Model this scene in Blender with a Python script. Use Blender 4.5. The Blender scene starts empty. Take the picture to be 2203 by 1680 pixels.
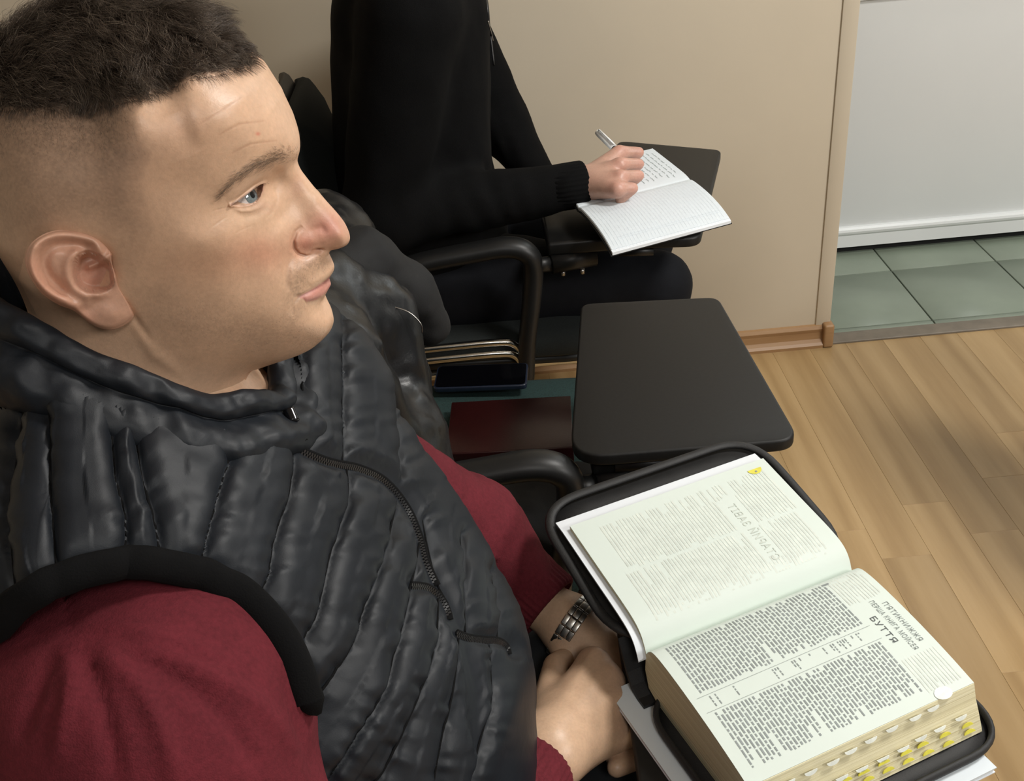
import bpy, math, random
import numpy as np
from mathutils import Vector, Matrix
sc = bpy.context.scene
COL = sc.collection
random.seed(7); RNG = np.random.default_rng(7)
# ---------------------------------------------------------------- camera
CAMH = 1.45; FPX = 2300.0; CX, CY = 1101.5, 840.0
PITCH, ROLL, YAW = math.radians(31.866), math.radians(-5.03), math.radians(0.51)
FW = np.array([math.sin(YAW)*math.cos(PITCH), math.cos(YAW)*math.cos(PITCH), -math.sin(PITCH)])
RT0 = np.array([math.cos(YAW), -math.sin(YAW), 0.0]); UP0 = np.cross(RT0, FW)
RT = math.cos(ROLL)*RT0 + math.sin(ROLL)*UP0
UP = -math.sin(ROLL)*RT0 + math.cos(ROLL)*UP0
EYE = np.array([0, 0, CAMH])
cam = bpy.data.cameras.new('camera'); camo = bpy.data.objects.new('camera', cam); COL.objects.link(camo)
camo.matrix_world = Matrix(((RT[0], UP[0], -FW[0], 0), (RT[1], UP[1], -FW[1], 0), (RT[2], UP[2], -FW[2], CAMH), (0, 0, 0, 1)))
cam.sensor_fit = 'HORIZONTAL'; cam.sensor_width = 36.0; cam.lens = 36.0*FPX/2203.0; cam.clip_start = 0.02; cam.clip_end = 60
sc.camera = camo
# ---------------------------------------------------------------- world, lights, exposure
w = bpy.data.worlds.new('room_ambient'); sc.world = w; w.use_nodes = True
w.node_tree.nodes['Background'].inputs[0].default_value = (1.0, 0.96, 0.90, 1); w.node_tree.nodes['Background'].inputs[1].default_value = 0.16
def area(name, loc, target, size, energy, col):
    l = bpy.data.lights.new(name, 'AREA'); l.shape = 'RECTANGLE'; l.size, l.size_y = size; l.energy = energy; l.color = col
    o = bpy.data.objects.new(name, l); COL.objects.link(o); o.location = loc
    o.rotation_euler = (Vector(target)-Vector(loc)).to_track_quat('-Z', 'Y').to_euler(); return o
area('ceiling_panel_front', (1.55, 0.95, 2.72), (1.2, 0.9, 0.0), (0.5, 0.5), 50, (1.0, 0.975, 0.93))
area('ceiling_panel_far_front', (3.3, -0.8, 2.72), (2.2, 0.2, 0.0), (1.2, 1.8), 150, (1.0, 0.975, 0.93))
area('ceiling_panel_aisle', (0.4, -1.3, 2.72), (0.3, -1.1, 0.0), (0.6, 0.6), 20, (1.0, 0.975, 0.93))
area('ceiling_panel_hall', (1.9, 2.75, 2.4), (1.7, 2.7, 0.0), (0.5, 0.3), 10, (0.95, 1.0, 0.99))
sc.view_settings.view_transform = 'Standard'; sc.view_settings.look = 'None'
sc.view_settings.exposure = 0.0; sc.view_settings.gamma = 1.0; sc.view_settings.use_curve_mapping = False
# ---------------------------------------------------------------- geometry helpers
A = np.array
def ray(x, y): return ((np.asarray(x)-CX)/FPX)[..., None]*RT - ((np.asarray(y)-CY)/FPX)[..., None]*UP + FW
def aty(x, y, Y):
    d = ray(x, y); return EYE + d*(np.asarray(Y)/d[..., 1])[..., None]
def atz(x, y, z):
    d = ray(x, y); return EYE + d*((np.asarray(z)-CAMH)/d[..., 2])[..., None]
def proj(P):
    d = np.asarray(P)-EYE; w_ = d@FW; return np.stack([CX+FPX*(d@RT)/w_, CY-FPX*(d@UP)/w_], -1)
def setp(o, label=None, cat=None, group=None, kind=None):
    if label: o['label'] = label
    if cat: o['category'] = cat
    if group: o['group'] = group
    if kind: o['kind'] = kind
    return o
def empty(name, loc=(0, 0, 0)):
    o = bpy.data.objects.new(name, None); COL.objects.link(o); o.location = loc; o.empty_display_size = 0.05; return o
def link(name, me, mat=None, parent=None, smooth=True):
    o = bpy.data.objects.new(name, me); COL.objects.link(o)
    if mat is not None:
        me.materials.clear(); me.materials.append(mat)
    if smooth: me.shade_smooth()
    if parent is not None:
        o.parent = parent
        if tuple(parent.location) != (0, 0, 0) or parent.rotation_euler.z or parent.parent:
            bpy.context.view_layer.update(); o.matrix_parent_inverse = parent.matrix_world.inverted()
    return o
def npmesh(name, V, F):
    V = np.asarray(V, dtype=np.float64); me = bpy.data.meshes.new(name)
    if isinstance(F, np.ndarray):
        k = F.shape[1]; me.vertices.add(len(V)); me.vertices.foreach_set('co', V.astype(np.float32).ravel())
        me.loops.add(F.size); me.loops.foreach_set('vertex_index', F.astype(np.int32).ravel())
        me.polygons.add(len(F)); me.polygons.foreach_set('loop_start', np.arange(0, F.size, k, dtype=np.int32))
        me.update(calc_edges=True); me.validate()
    else:
        me.from_pydata(V.tolist(), [], F); me.update()
    return me
def vcol(me, C, name='Col'):
    a = me.color_attributes.new(name, 'FLOAT_COLOR', 'POINT')
    if C.shape[1] == 3: C = np.concatenate([C, np.ones((len(C), 1))], 1)
    a.data.foreach_set('color', C.astype(np.float32).ravel())
class MB:
    """collects shapes into one mesh"""
    def __init__(s): s.V = []; s.F = []
    def add(s, V, F):
        b = len(s.V); s.V += [tuple(map(float, v)) for v in V]; s.F += [tuple(int(i)+b for i in f) for f in F]; return s
    def build(s, name, mat=None, parent=None, smooth=True, bevel=0, seg=2, sub=0):
        me = bpy.data.meshes.new(name); me.from_pydata(s.V, [], s.F); me.update()
        o = link(name, me, mat, parent, smooth)
        if bevel:
            m = o.modifiers.new('b', 'BEVEL'); m.width = bevel; m.segments = seg; m.limit_method = 'ANGLE'; m.angle_limit = 0.7; m.harden_normals = False
        if sub:
            m = o.modifiers.new('s', 'SUBSURF'); m.levels = sub; m.render_levels = sub
        return o
def boxVF(lo, hi):
    x0, y0, z0 = lo; x1, y1, z1 = hi
    V = [(x0, y0, z0), (x1, y0, z0), (x1, y1, z0), (x0, y1, z0), (x0, y0, z1), (x1, y0, z1), (x1, y1, z1), (x0, y1, z1)]
    return V, [(0, 3, 2, 1), (4, 5, 6, 7), (0, 1, 5, 4), (1, 2, 6, 5), (2, 3, 7, 6), (3, 0, 4, 7)]
def box(name, lo, hi, mat, parent=None, bevel=0.002, seg=2):
    return MB().add(*boxVF(lo, hi)).build(name, mat, parent, smooth=bevel > 0, bevel=bevel, seg=seg)
def smooth_path(pts, n=8, closed=False):
    P = A(pts, float); out = []; N = len(P)
    rng = range(N if closed else N-1)
    for i in rng:
        if closed: p0, p1, p2, p3 = P[(i-1) % N], P[i], P[(i+1) % N], P[(i+2) % N]
        else: p0, p1, p2, p3 = P[max(i-1, 0)], P[i], P[i+1], P[min(i+2, N-1)]
        for t in np.arange(n)/n:
            out.append(0.5*((2*p1)+(-p0+p2)*t+(2*p0-5*p1+4*p2-p3)*t*t+(-p0+3*p1-3*p2+p3)*t**3))
    if not closed: out.append(P[-1])
    return A(out)
def tubeVF(path, r, k=10, closed=False, caps=True, ry=None, up=(0, 0, 1)):
    P = A(path, float); n = len(P); r = np.broadcast_to(A(r, float), (n,)); ry = r if ry is None else np.broadcast_to(A(ry, float), (n,))
    T = np.roll(P, -1, 0)-np.roll(P, 1, 0) if closed else np.gradient(P, axis=0)
    T /= np.linalg.norm(T, axis=1)[:, None]+1e-12
    u = A(up, float); N = []
    nrm = u-T[0]*(u@T[0])
    if np.linalg.norm(nrm) < 1e-3: nrm = A([1, 0.1, 0])-T[0]*(A([1, 0.1, 0])@T[0])
    nrm /= np.linalg.norm(nrm)
    for i in range(n):
        nrm = nrm-T[i]*(nrm@T[i]); nrm /= np.linalg.norm(nrm)+1e-12; N.append(nrm.copy())
    N = A(N); B = np.cross(T, N); a = np.linspace(0, 2*np.pi, k, endpoint=False)
    V = P[:, None]+(np.cos(a)[None, :, None]*N[:, None]*r[:, None, None]+np.sin(a)[None, :, None]*B[:, None]*ry[:, None, None])
    F = []
    for i in range(n if closed else n-1):
        j = (i+1) % n
        for q in range(k): F.append((i*k+q, i*k+(q+1) % k, j*k+(q+1) % k, j*k+q))
    V = V.reshape(-1, 3)
    if caps and not closed: F += [tuple(range(k-1, -1, -1)), tuple(range((n-1)*k, n*k))]
    return V, F
def tube(name, path, r, mat, parent=None, k=10, closed=False, ry=None, up=(0, 0, 1)):
    return MB().add(*tubeVF(path, r, k, closed, True, ry, up)).build(name, mat, parent)
def prismVF(poly, z0, z1, M=None):
    n = len(poly); V = [(p[0], p[1], z0) for p in poly]+[(p[0], p[1], z1) for p in poly]
    F = [tuple(range(n-1, -1, -1)), tuple(range(n, 2*n))]+[(i, (i+1) % n, n+(i+1) % n, n+i) for i in range(n)]
    return V, F
def round_poly(pts, r, k=6):
    out = []; n = len(pts)
    for i in range(n):
        p = A(pts[i], float); a = A(pts[i-1], float)-p; b = A(pts[(i+1) % n], float)-p
        la, lb = np.linalg.norm(a), np.linalg.norm(b); a /= la; b /= lb
        ri = r[i] if hasattr(r, '__len__') else r
        th = math.acos(np.clip(a@b, -1, 1)); d = min(ri/math.tan(th/2), la*.48, lb*.48)
        p0, p1 = p+a*d, p+b*d
        for t in np.linspace(0, 1, k): out.append(((1-t)**2*p0+2*t*(1-t)*p+t*t*p1))
    return out
# value noise (numpy)
_PT = np.random.default_rng(3).random((64, 64, 64)).astype(np.float32)*2-1
def noise3(P, f=1.0):
    Q = np.asarray(P)*f; i = np.floor(Q).astype(int); t = Q-i; t = t*t*(3-2*t); o = 0
    for dx in (0, 1):
        for dy in (0, 1):
            for dz in (0, 1):
                wgt = (t[..., 0] if dx else 1-t[..., 0])*(t[..., 1] if dy else 1-t[..., 1])*(t[..., 2] if dz else 1-t[..., 2])
                o = o+wgt*_PT[(i[..., 0]+dx) & 63, (i[..., 1]+dy) & 63, (i[..., 2]+dz) & 63]
    return o
def fbm(P, f=1.0, o=3):
    s = 0; a = 1.0
    for k in range(o): s = s+a*noise3(np.asarray(P)+k*7.3, f*2**k); a *= .5
    return s
# signed distance modelling
def sd_cone(P, a, b, ra, rb):
    a, b = A(a, float), A(b, float); ba = b-a; t = np.clip(((P-a)@ba)/(ba@ba), 0, 1)
    return np.linalg.norm(P-a-t[..., None]*ba, axis=-1)-(ra+(rb-ra)*t)
def sd_ell(P, c, r, R=None):
    Q = P-A(c, float)
    if R is not None: Q = Q@A(R)
    r = A(r, float); k0 = np.linalg.norm(Q/r, axis=-1); k1 = np.linalg.norm(Q/(r*r), axis=-1)+1e-9
    return k0*(k0-1)/k1
def sd_box(P, c, hs, R=None, rd=0.0):
    Q = P-A(c, float)
    if R is not None: Q = Q@A(R)
    q = np.abs(Q)-(A(hs, float)-rd)
    return np.linalg.norm(np.maximum(q, 0), axis=-1)+np.minimum(q.max(-1), 0)-rd
def smin(a, b, k):
    h = np.clip(.5+.5*(b-a)/k, 0, 1); return b*(1-h)+a*h-k*h*(1-h)
def smax(a, b, k): return -smin(-a, -b, k)
def surfnets(fn, lo, hi, h):
    lo, hi = A(lo, float), A(hi, float); n = np.ceil((hi-lo)/h).astype(int)+1
    g = np.stack(np.meshgrid(*[lo[i]+h*np.arange(n[i]) for i in range(3)], indexing='ij'), -1)
    if min(n) > 12:      # evaluate finely only near the surface
        st = 4; f = np.zeros(tuple(n)); gc = g[::st, ::st, ::st]; fcs = fn(gc); near = np.abs(fcs) < h*st*1.5+.012
        up = lambda a: np.repeat(np.repeat(np.repeat(a, st, 0), st, 1), st, 2)[:n[0], :n[1], :n[2]]
        nb_ = near.copy()
        for ax in range(3):
            nb_[tuple(slice(1, None) if i == ax else slice(None) for i in range(3))] |= near[tuple(slice(None, -1) if i == ax else slice(None) for i in range(3))]
            nb_[tuple(slice(None, -1) if i == ax else slice(None) for i in range(3))] |= near[tuple(slice(1, None) if i == ax else slice(None) for i in range(3))]
            near = nb_.copy()
        f[:] = up(fcs); m = up(near); f[m] = fn(g[m])
    else: f = fn(g).astype(np.float64)
    s = f < 0
    acc = np.zeros(tuple(n-1)+(3,)); cnt = np.zeros(tuple(n-1))
    offs = [(0, 0, 0), (1, 0, 0), (0, 1, 0), (1, 1, 0), (0, 0, 1), (1, 0, 1), (0, 1, 1), (1, 1, 1)]
    sl = lambda o: tuple(slice(o[i], n[i]-1+o[i]) for i in range(3))
    for a in range(8):
        for b in range(a+1, 8):
            d = A(offs[b])-A(offs[a])
            if abs(d).sum() != 1: continue
            fa, fb = f[sl(offs[a])], f[sl(offs[b])]; x = (s[sl(offs[a])] != s[sl(offs[b])])
            t = np.where(x, fa/np.where(x, fa-fb, 1), 0)
            acc += x[..., None]*(A(offs[a])+t[..., None]*d); cnt += x
    act = cnt > 0; idx = -np.ones(act.shape, int); idx[act] = np.arange(act.sum())
    c = np.argwhere(act); V = lo+h*(c+acc[act]/cnt[act][:, None]); F = []
    for ax in range(3):
        u, v_ = (ax+1) % 3, (ax+2) % 3
        a0 = [slice(1, n[i]-1) for i in range(3)]; a0[ax] = slice(0, n[ax]-1)
        a1 = list(a0); a1[ax] = slice(1, n[ax])
        x = s[tuple(a0)] != s[tuple(a1)]; p = np.argwhere(x)+A([a0[i].start for i in range(3)])
        if not len(p): continue
        eu = np.zeros(3, int); eu[u] = 1; ev = np.zeros(3, int); ev[v_] = 1
        q = [idx[tuple((p-du*eu-dv*ev).T)] for du, dv in ((1, 1), (0, 1), (0, 0), (1, 0))]
        Q = np.stack(q, 1); flip = ~s[tuple(p.T)]; Q[flip] = Q[flip][:, ::-1]; F.append(Q)
    F = np.concatenate(F)
    return V, F
def relax(V, F, it=2, lam=.5):
    V = V.copy(); n = len(V); E = np.concatenate([F[:, [0, 1]], F[:, [1, 2]], F[:, [2, 3]], F[:, [3, 0]]])
    deg = np.bincount(E.ravel(), minlength=n)[:, None]+1e-9
    for _ in range(it):
        S = np.zeros_like(V)
        for k in range(3): S[:, k] = np.bincount(E[:, 0], V[E[:, 1], k], n)+np.bincount(E[:, 1], V[E[:, 0], k], n)
        V += lam*(S/deg-V)
    return V
def vnormals(V, F):
    a = V[F[:, 2]]-V[F[:, 0]]; b = V[F[:, 3 if F.shape[1] == 4 else 1]]-V[F[:, 1 if F.shape[1] == 4 else 0]]
    fn = np.cross(a, b) if F.shape[1] == 4 else np.cross(V[F[:, 1]]-V[F[:, 0]], a)
    N = np.zeros_like(V)
    for k in range(F.shape[1]):
        for c in range(3): N[:, c] += np.bincount(F[:, k], fn[:, c], len(V))
    return N/(np.linalg.norm(N, axis=1)[:, None]+1e-12)
def polydist(PX, poly, per=None):
    """distance and arc length of 2-D points to an open polyline"""
    poly = A(poly, float); best = np.full(len(PX), 1e9); arc = np.zeros(len(PX)); side = np.zeros(len(PX)); L = 0.0
    for a, b in zip(poly[:-1], poly[1:]):
        ab = b-a; l = np.linalg.norm(ab); t = np.clip(((PX-a)@ab)/(l*l), 0, 1); d = PX-a-t[:, None]*ab; dd = np.hypot(d[:, 0], d[:, 1])
        m = dd < best; best[m] = dd[m]; arc[m] = L+t[m]*l; side[m] = np.sign(ab[0]*d[m, 1]-ab[1]*d[m, 0]); L += l
    return best, arc, side
def inpoly(PX, poly):
    x, y = PX[:, 0], PX[:, 1]; r = np.zeros(len(PX), bool); n = len(poly)
    for i in range(n):
        x0, y0 = poly[i]; x1, y1 = poly[(i+1) % n]
        if y0 == y1: continue
        r ^= ((y0 > y) != (y1 > y)) & (x < (x1-x0)*(y-y0)/(y1-y0)+x0)
    return r
def tps(X, Y, lam=1e-6):
    X = A(X, float); Y = A(Y, float); n = len(X)
    r = np.linalg.norm(X[:, None]-X[None], axis=-1); K = np.where(r > 0, r*r*np.log(r+1e-12), 0)+np.diag(np.broadcast_to(lam, (n,)))
    Pm = np.c_[np.ones(n), X]; M = np.block([[K, Pm], [Pm.T, np.zeros((3, 3))]]); c = np.linalg.solve(M, np.r_[Y, np.zeros(3)])
    def ev(Q):
        out = np.zeros(len(Q))
        for s in range(0, len(Q), 20000):
            q = Q[s:s+20000]; r = np.linalg.norm(q[:, None]-X[None], axis=-1)
            out[s:s+20000] = np.where(r > 0, r*r*np.log(r+1e-12), 0)@c[:n]+c[n]+q@c[n+1:]
        return out
    return ev
def gridF(nu, nv, closed_u=False):
    i = np.arange(nu if closed_u else nu-1)[:, None]; j = np.arange(nv-1)[None]
    i2 = (i+1) % nu
    return np.stack([i*nv+j, i2*nv+j, i2*nv+j+1, i*nv+j+1], -1).reshape(-1, 4)
# ---------------------------------------------------------------- materials
def newmat(name, col=(.5, .5, .5), rough=.5, metal=0., spec=.5, coat=0., sheen=0., sss=0.):
    m = bpy.data.materials.new(name); m.use_nodes = True; b = m.node_tree.nodes['Principled BSDF']
    b.inputs['Base Color'].default_value = (*col, 1); b.inputs['Roughness'].default_value = rough; b.inputs['Metallic'].default_value = metal
    b.inputs['Specular IOR Level'].default_value = spec; b.inputs['Coat Weight'].default_value = coat
    b.inputs['Sheen Weight'].default_value = sheen; b.inputs['Subsurface Weight'].default_value = sss
    return m
def nodes(m): return m.node_tree.nodes, m.node_tree.links, m.node_tree.nodes['Principled BSDF']
def nd(m, t, **kw):
    n = m.node_tree.nodes.new(t)
    for k, v_ in kw.items():
        if k in n.inputs: n.inputs[k].default_value = v_
        else: setattr(n, k, v_)
    return n
def coords(m, scale=(1, 1, 1), rot=(0, 0, 0), gen='Object'):
    t = nd(m, 'ShaderNodeTexCoord'); mp = nd(m, 'ShaderNodeMapping'); mp.inputs['Scale'].default_value = scale; mp.inputs['Rotation'].default_value = rot
    m.node_tree.links.new(t.outputs[gen], mp.inputs['Vector']); return mp.outputs['Vector']
def ramp(m, fac, stops):
    r = nd(m, 'ShaderNodeValToRGB'); e = r.color_ramp.elements
    while len(e) < len(stops): e.new(.5)
    for i, (p, c) in enumerate(stops): e[i].position = p; e[i].color = (*c, 1) if len(c) == 3 else c
    m.node_tree.links.new(fac, r.inputs['Fac']); return r.outputs['Color']
def bump(m, h, strength=.3, dist=.002, prev=None):
    b = nd(m, 'ShaderNodeBump'); b.inputs['Strength'].default_value = strength; b.inputs['Distance'].default_value = dist
    m.node_tree.links.new(h, b.inputs['Height'])
    if prev is not None: m.node_tree.links.new(prev, b.inputs['Normal'])
    return b.outputs['Normal']
def noisetex(m, vec, scale, detail=3, rough=.55, dist=0.0):
    n = nd(m, 'ShaderNodeTexNoise'); n.inputs['Scale'].default_value = scale; n.inputs['Detail'].default_value = detail; n.inputs['Roughness'].default_value = rough
    n.inputs['Distortion'].default_value = dist
    if vec is not None: m.node_tree.links.new(vec, n.inputs['Vector'])
    return n.outputs['Fac']
def simple(name, col, rough=.5, metal=0., spec=.5, nscale=80, nvar=.12, bscale=300, bstr=.1, bdist=.001, **kw):
    """principled with slight procedural colour variation and fine relief"""
    m = newmat(name, col, rough, metal, spec, **kw); N, L, b = nodes(m); v_ = coords(m)
    c = A(col); L.new(ramp(m, noisetex(m, v_, nscale), [(.3, tuple(c*(1-nvar))), (.7, tuple(np.minimum(c*(1+nvar), 1)))]), b.inputs['Base Color'])
    if bstr: L.new(bump(m, noisetex(m, v_, bscale, 2), bstr, bdist), b.inputs['Normal'])
    return m
MT = {}
MT['wall'] = simple('beige_wall_panel', (.60, .53, .415), .55, nscale=3, nvar=.03, bscale=250, bstr=.05)
MT['white_door'] = simple('white_door_film', (.72, .74, .74), .35, nscale=2, nvar=.02, bscale=300, bstr=.04)
MT['tile'] = simple('green_grey_tile', (.20, .235, .185), .4, nscale=6, nvar=.08, bscale=200, bstr=.05)
MT['grout'] = simple('grout', (.10, .11, .085), .8)
MT['threshold'] = simple('threshold_strip', (.17, .14, .105), .45, nscale=30)
MT['dark'] = simple('gap_shade_black', (.01, .01, .01), .8)
def wood(name, cols, along='Y'):
    m = newmat(name, cols[1], .42, 0, .4); N, L, b = nodes(m)
    sc_ = (1, .07, 1) if along == 'Y' else (.07, 1, 1)
    oi = nd(m, 'ShaderNodeObjectInfo'); t = nd(m, 'ShaderNodeTexCoord'); ad = nd(m, 'ShaderNodeVectorMath', operation='MULTIPLY_ADD')
    cmb = nd(m, 'ShaderNodeCombineXYZ'); L.new(oi.outputs['Random'], cmb.inputs[0]); L.new(oi.outputs['Random'], cmb.inputs[1])
    L.new(cmb.outputs[0], ad.inputs[0]); ad.inputs[1].default_value = (17, 23, 5); L.new(t.outputs['Object'], ad.inputs[2])
    mp = nd(m, 'ShaderNodeMapping'); mp.inputs['Scale'].default_value = sc_; L.new(ad.outputs[0], mp.inputs['Vector'])
    wv = nd(m, 'ShaderNodeTexWave', wave_type='BANDS', bands_direction='X'); wv.inputs['Scale'].default_value = 4; wv.inputs['Distortion'].default_value = 9; wv.inputs['Detail'].default_value = 3; wv.inputs['Detail Scale'].default_value = 1.6
    L.new(mp.outputs[0], wv.inputs['Vector'])
    nz = noisetex(m, mp.outputs[0], 46, 5, .68)
    mx = nd(m, 'ShaderNodeMix', data_type='FLOAT'); mx.inputs[0].default_value = .62; L.new(wv.outputs['Fac'], mx.inputs[2]); L.new(nz, mx.inputs[3])
    col = ramp(m, mx.outputs[0], [(.2, cols[0]), (.5, cols[1]), (.8, cols[2])])
    hs = nd(m, 'ShaderNodeHueSaturation'); mr = nd(m, 'ShaderNodeMapRange'); mr.inputs['To Min'].default_value = .90; mr.inputs['To Max'].default_value = 1.10
    L.new(oi.outputs['Random'], mr.inputs['Value']); L.new(mr.outputs[0], hs.inputs['Value']); L.new(col, hs.inputs['Color'])
    L.new(hs.outputs['Color'], b.inputs['Base Color']); L.new(bump(m, nz, .08, .001), b.inputs['Normal'])
    return m
MT['plank'] = wood('oak_laminate', [(.31, .195, .085), (.38, .25, .115), (.435, .295, .145)])
MT['base'] = wood('oak_baseboard', [(.28, .15, .065), (.36, .21, .10), (.42, .26, .13)], 'X')
MT['plastic'] = simple('black_plastic', (.008, .008, .008), .42, spec=.4, bscale=900, bstr=.12, bdist=.0005)
MT['tablet'] = simple('black_laminate_board', (.0105, .0102, .0098), .5, spec=.3, nscale=200, nvar=.15, bscale=900, bstr=.1, bdist=.0005)
MT['chrome'] = newmat('chrome_tube', (.75, .74, .70), .16, 1.0)
MT['steel'] = simple('brushed_steel', (.42, .40, .37), .32, 1.0, nscale=400, bscale=800, bstr=.1, bdist=.0003)
MT['teal'] = simple('teal_woven_fabric', (.012, .036, .034), .85, sheen=.0, nscale=400, nvar=.4, bscale=700, bstr=.5, bdist=.001)
MT['shaded_cloth'] = simple('shade_darkened_teal_fabric', (.006, .009, .0085), .9, sheen=.0, nscale=400, nvar=.3, bscale=700, bstr=.4, bdist=.001)  # teal cloth of backs and far seat, darkened to hold their shade
MT['leather'] = simple('black_soft_leather', (.008, .0085, .0095), .36, spec=.45, nscale=30, bscale=260, bstr=.2, bdist=.0012)
MT['black_fabric'] = simple('black_fabric', (.005, .005, .0055), .8, sheen=.0, nscale=60, bscale=900, bstr=.35, bdist=.0008)
MT['maroon_cover'] = simple('dark_red_leatherette', (.024, .0035, .0035), .32, nscale=20, bscale=300, bstr=.12)
MT['screen'] = newmat('phone_screen_glass', (.002, .002, .003), .06)
MT['phone_body'] = simple('dark_blue_phone_case', (.012, .018, .035), .25, nscale=100)
MT['case'] = simple('black_zip_case_cloth', (.012, .012, .0125), .62, nscale=80, nvar=.2, bscale=1200, bstr=.4, bdist=.0006)
def paper(name, col, sss=0.0):
    return simple(name, col, .65, spec=.25, nscale=12, nvar=.015, bscale=150, bstr=.03)
MT['page'] = paper('cream_bible_paper', (.665, .735, .68))
MT['whitepage'] = paper('white_end_paper', (.76, .80, .84))
MT['notepage'] = paper('white_notebook_paper', (.70, .76, .80))
MT['ink'] = simple('grey_print_ink', (.27, .30, .295), .8, bstr=0)
MT['ink_dark'] = simple('dark_print_ink', (.10, .11, .11), .8, bstr=0)
MT['ink_mid'] = simple('mid_grey_print_ink', (.26, .29, .28), .8, bstr=0)
MT['ink_faint'] = simple('faint_show_through_ink', (.585, .63, .565), .8, bstr=0)
MT['ink_ghost'] = simple('ghost_show_through_ink', (.650, .697, .632), .8, bstr=0)
MT['pen_ink'] = simple('grey_handwriting', (.42, .47, .48), .8, bstr=0)
MT['yellow'] = simple('yellow_index_tab', (.72, .66, .08), .5)
MT['tabwhite'] = simple('white_index_tab', (.80, .83, .76), .5)
def edge_mat():
    m = newmat('page_edge_layers', (.70, .64, .42), .7, 0, .2); N, L, b = nodes(m)
    v_ = coords(m, (2, 2, 900)); n1 = noisetex(m, v_, 1.0, 3, .7)
    L.new(ramp(m, n1, [(.3, (.50, .43, .25)), (.5, (.66, .60, .39)), (.75, (.78, .73, .53))]), b.inputs['Base Color'])
    L.new(bump(m, n1, .5, .0008), b.inputs['Normal']); return m
MT['edge'] = edge_mat()
def knit(name, col, ang=0.0):
    m = newmat(name, col, .88, 0, .2 if col[0] > .05 else .12, sheen=.10 if col[0] > .05 else 0.); N, L, b = nodes(m)
    v_ = coords(m); n1 = noisetex(m, v_, 900, 2); n2 = noisetex(m, v_, 25, 3); n3 = noisetex(m, v_, 300, 2)
    c = A(col); mx = nd(m, 'ShaderNodeMix', data_type='FLOAT'); mx.inputs[0].default_value = .5; L.new(n2, mx.inputs[2]); L.new(n3, mx.inputs[3])
    L.new(ramp(m, mx.outputs[0], [(.35, tuple(c*.80)), (.65, tuple(c*1.2))]), b.inputs['Base Color'])
    L.new(bump(m, n1, .45, .0010), b.inputs['Normal']); b.inputs['Sheen Tint'].default_value = (*np.minimum(c*2.5, 1), 1)
    return m
MT['maroon'] = knit('maroon_knit_wool', (.108, .0135, .020))
MT['black_knit'] = knit('black_fine_knit', (.0026, .0026, .0028))
MT['trouser'] = simple('dark_navy_trousers', (.0035, .004, .006), .85, spec=.2, sheen=.0, nscale=50, bscale=800, bstr=.3, bdist=.0007)
MT['trouser_grey'] = simple('charcoal_trousers', (.013, .015, .018), .8, sheen=.0, nscale=50, bscale=800, bstr=.3, bdist=.0007)
def nylon():
    m = newmat('charcoal_quilted_nylon', (.009, .011, .015), .50, 0, .30, sheen=.0); N, L, b = nodes(m)
    v_ = coords(m); n1 = noisetex(m, v_, 38, 3, .5, .8); n2 = noisetex(m, v_, 1500, 1)
    L.new(ramp(m, noisetex(m, v_, 14, 2), [(.3, (.0070, .0088, .0120)), (.7, (.0100, .0124, .0165))]), b.inputs['Base Color'])
    L.new(bump(m, n2, .15, .0003, bump(m, n1, .14, .003)), b.inputs['Normal']); return m
MT['nylon'] = nylon()
MT['rib'] = simple('black_ribbed_binding', (.0028, .0028, .0031), .9, spec=.15, bscale=800, bstr=.4, bdist=.0006)
MT['zip'] = simple('black_zip_teeth', (.016, .016, .017), .35, nscale=300, bstr=0)
def skin(name, attr=True):
    m = newmat(name, (.5, .3, .2), .40, 0, .48, sss=.12); N, L, b = nodes(m)
    b.inputs['Subsurface Radius'].default_value = (.9, .35, .2); b.inputs['Subsurface Scale'].default_value = .006
    v_ = coords(m); at = nd(m, 'ShaderNodeVertexColor'); at.layer_name = 'Col'
    n1 = noisetex(m, v_, 900, 2, .6); n2 = noisetex(m, v_, 60, 3); n3 = noisetex(m, v_, 350, 2)
    hs = nd(m, 'ShaderNodeHueSaturation'); mr = nd(m, 'ShaderNodeMapRange'); mr.inputs['From Min'].default_value = .3; mr.inputs['From Max'].default_value = .7
    mr.inputs['To Min'].default_value = .88; mr.inputs['To Max'].default_value = 1.09
    mx = nd(m, 'ShaderNodeMix', data_type='FLOAT'); mx.inputs[0].default_value = .5; L.new(n2, mx.inputs[2]); L.new(n3, mx.inputs[3])
    L.new(mx.outputs[0], mr.inputs['Value']); L.new(mr.outputs[0], hs.inputs['Value']); L.new(at.outputs['Color'], hs.inputs['Color']); L.new(hs.outputs['Color'], b.inputs['Base Color'])
    L.new(bump(m, n1, .14, .0007, bump(m, n3, .07, .001)), b.inputs['Normal']); return m
MT['skin'] = skin('skin')
MT['hair'] = newmat('dark_brown_hair', (.022, .015, .010), .32, 0, .5)
def hairmat(m):
    N, L, b = nodes(m); at = nd(m, 'ShaderNodeVertexColor'); at.layer_name = 'Col'; L.new(at.outputs['Color'], b.inputs['Base Color'])
hairmat(MT['hair'])
MT['gloss_black'] = simple('black_gloss_enamel', (.005, .005, .006), .15, bstr=0)
MT['eye_white'] = simple('eye_white', (.62, .56, .53), .15, nscale=600, nvar=.06, bstr=0)
MT['iris'] = simple('blue_grey_iris', (.15, .18, .185), .1, nscale=2500, nvar=.5, bstr=0, coat=1.0)
MT['pupil'] = simple('pupil', (.004, .004, .004), .08, bstr=0, coat=1.0)
MT['pen_white'] = simple('white_pen_plastic', (.90, .90, .88), .2, bstr=0)
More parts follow.
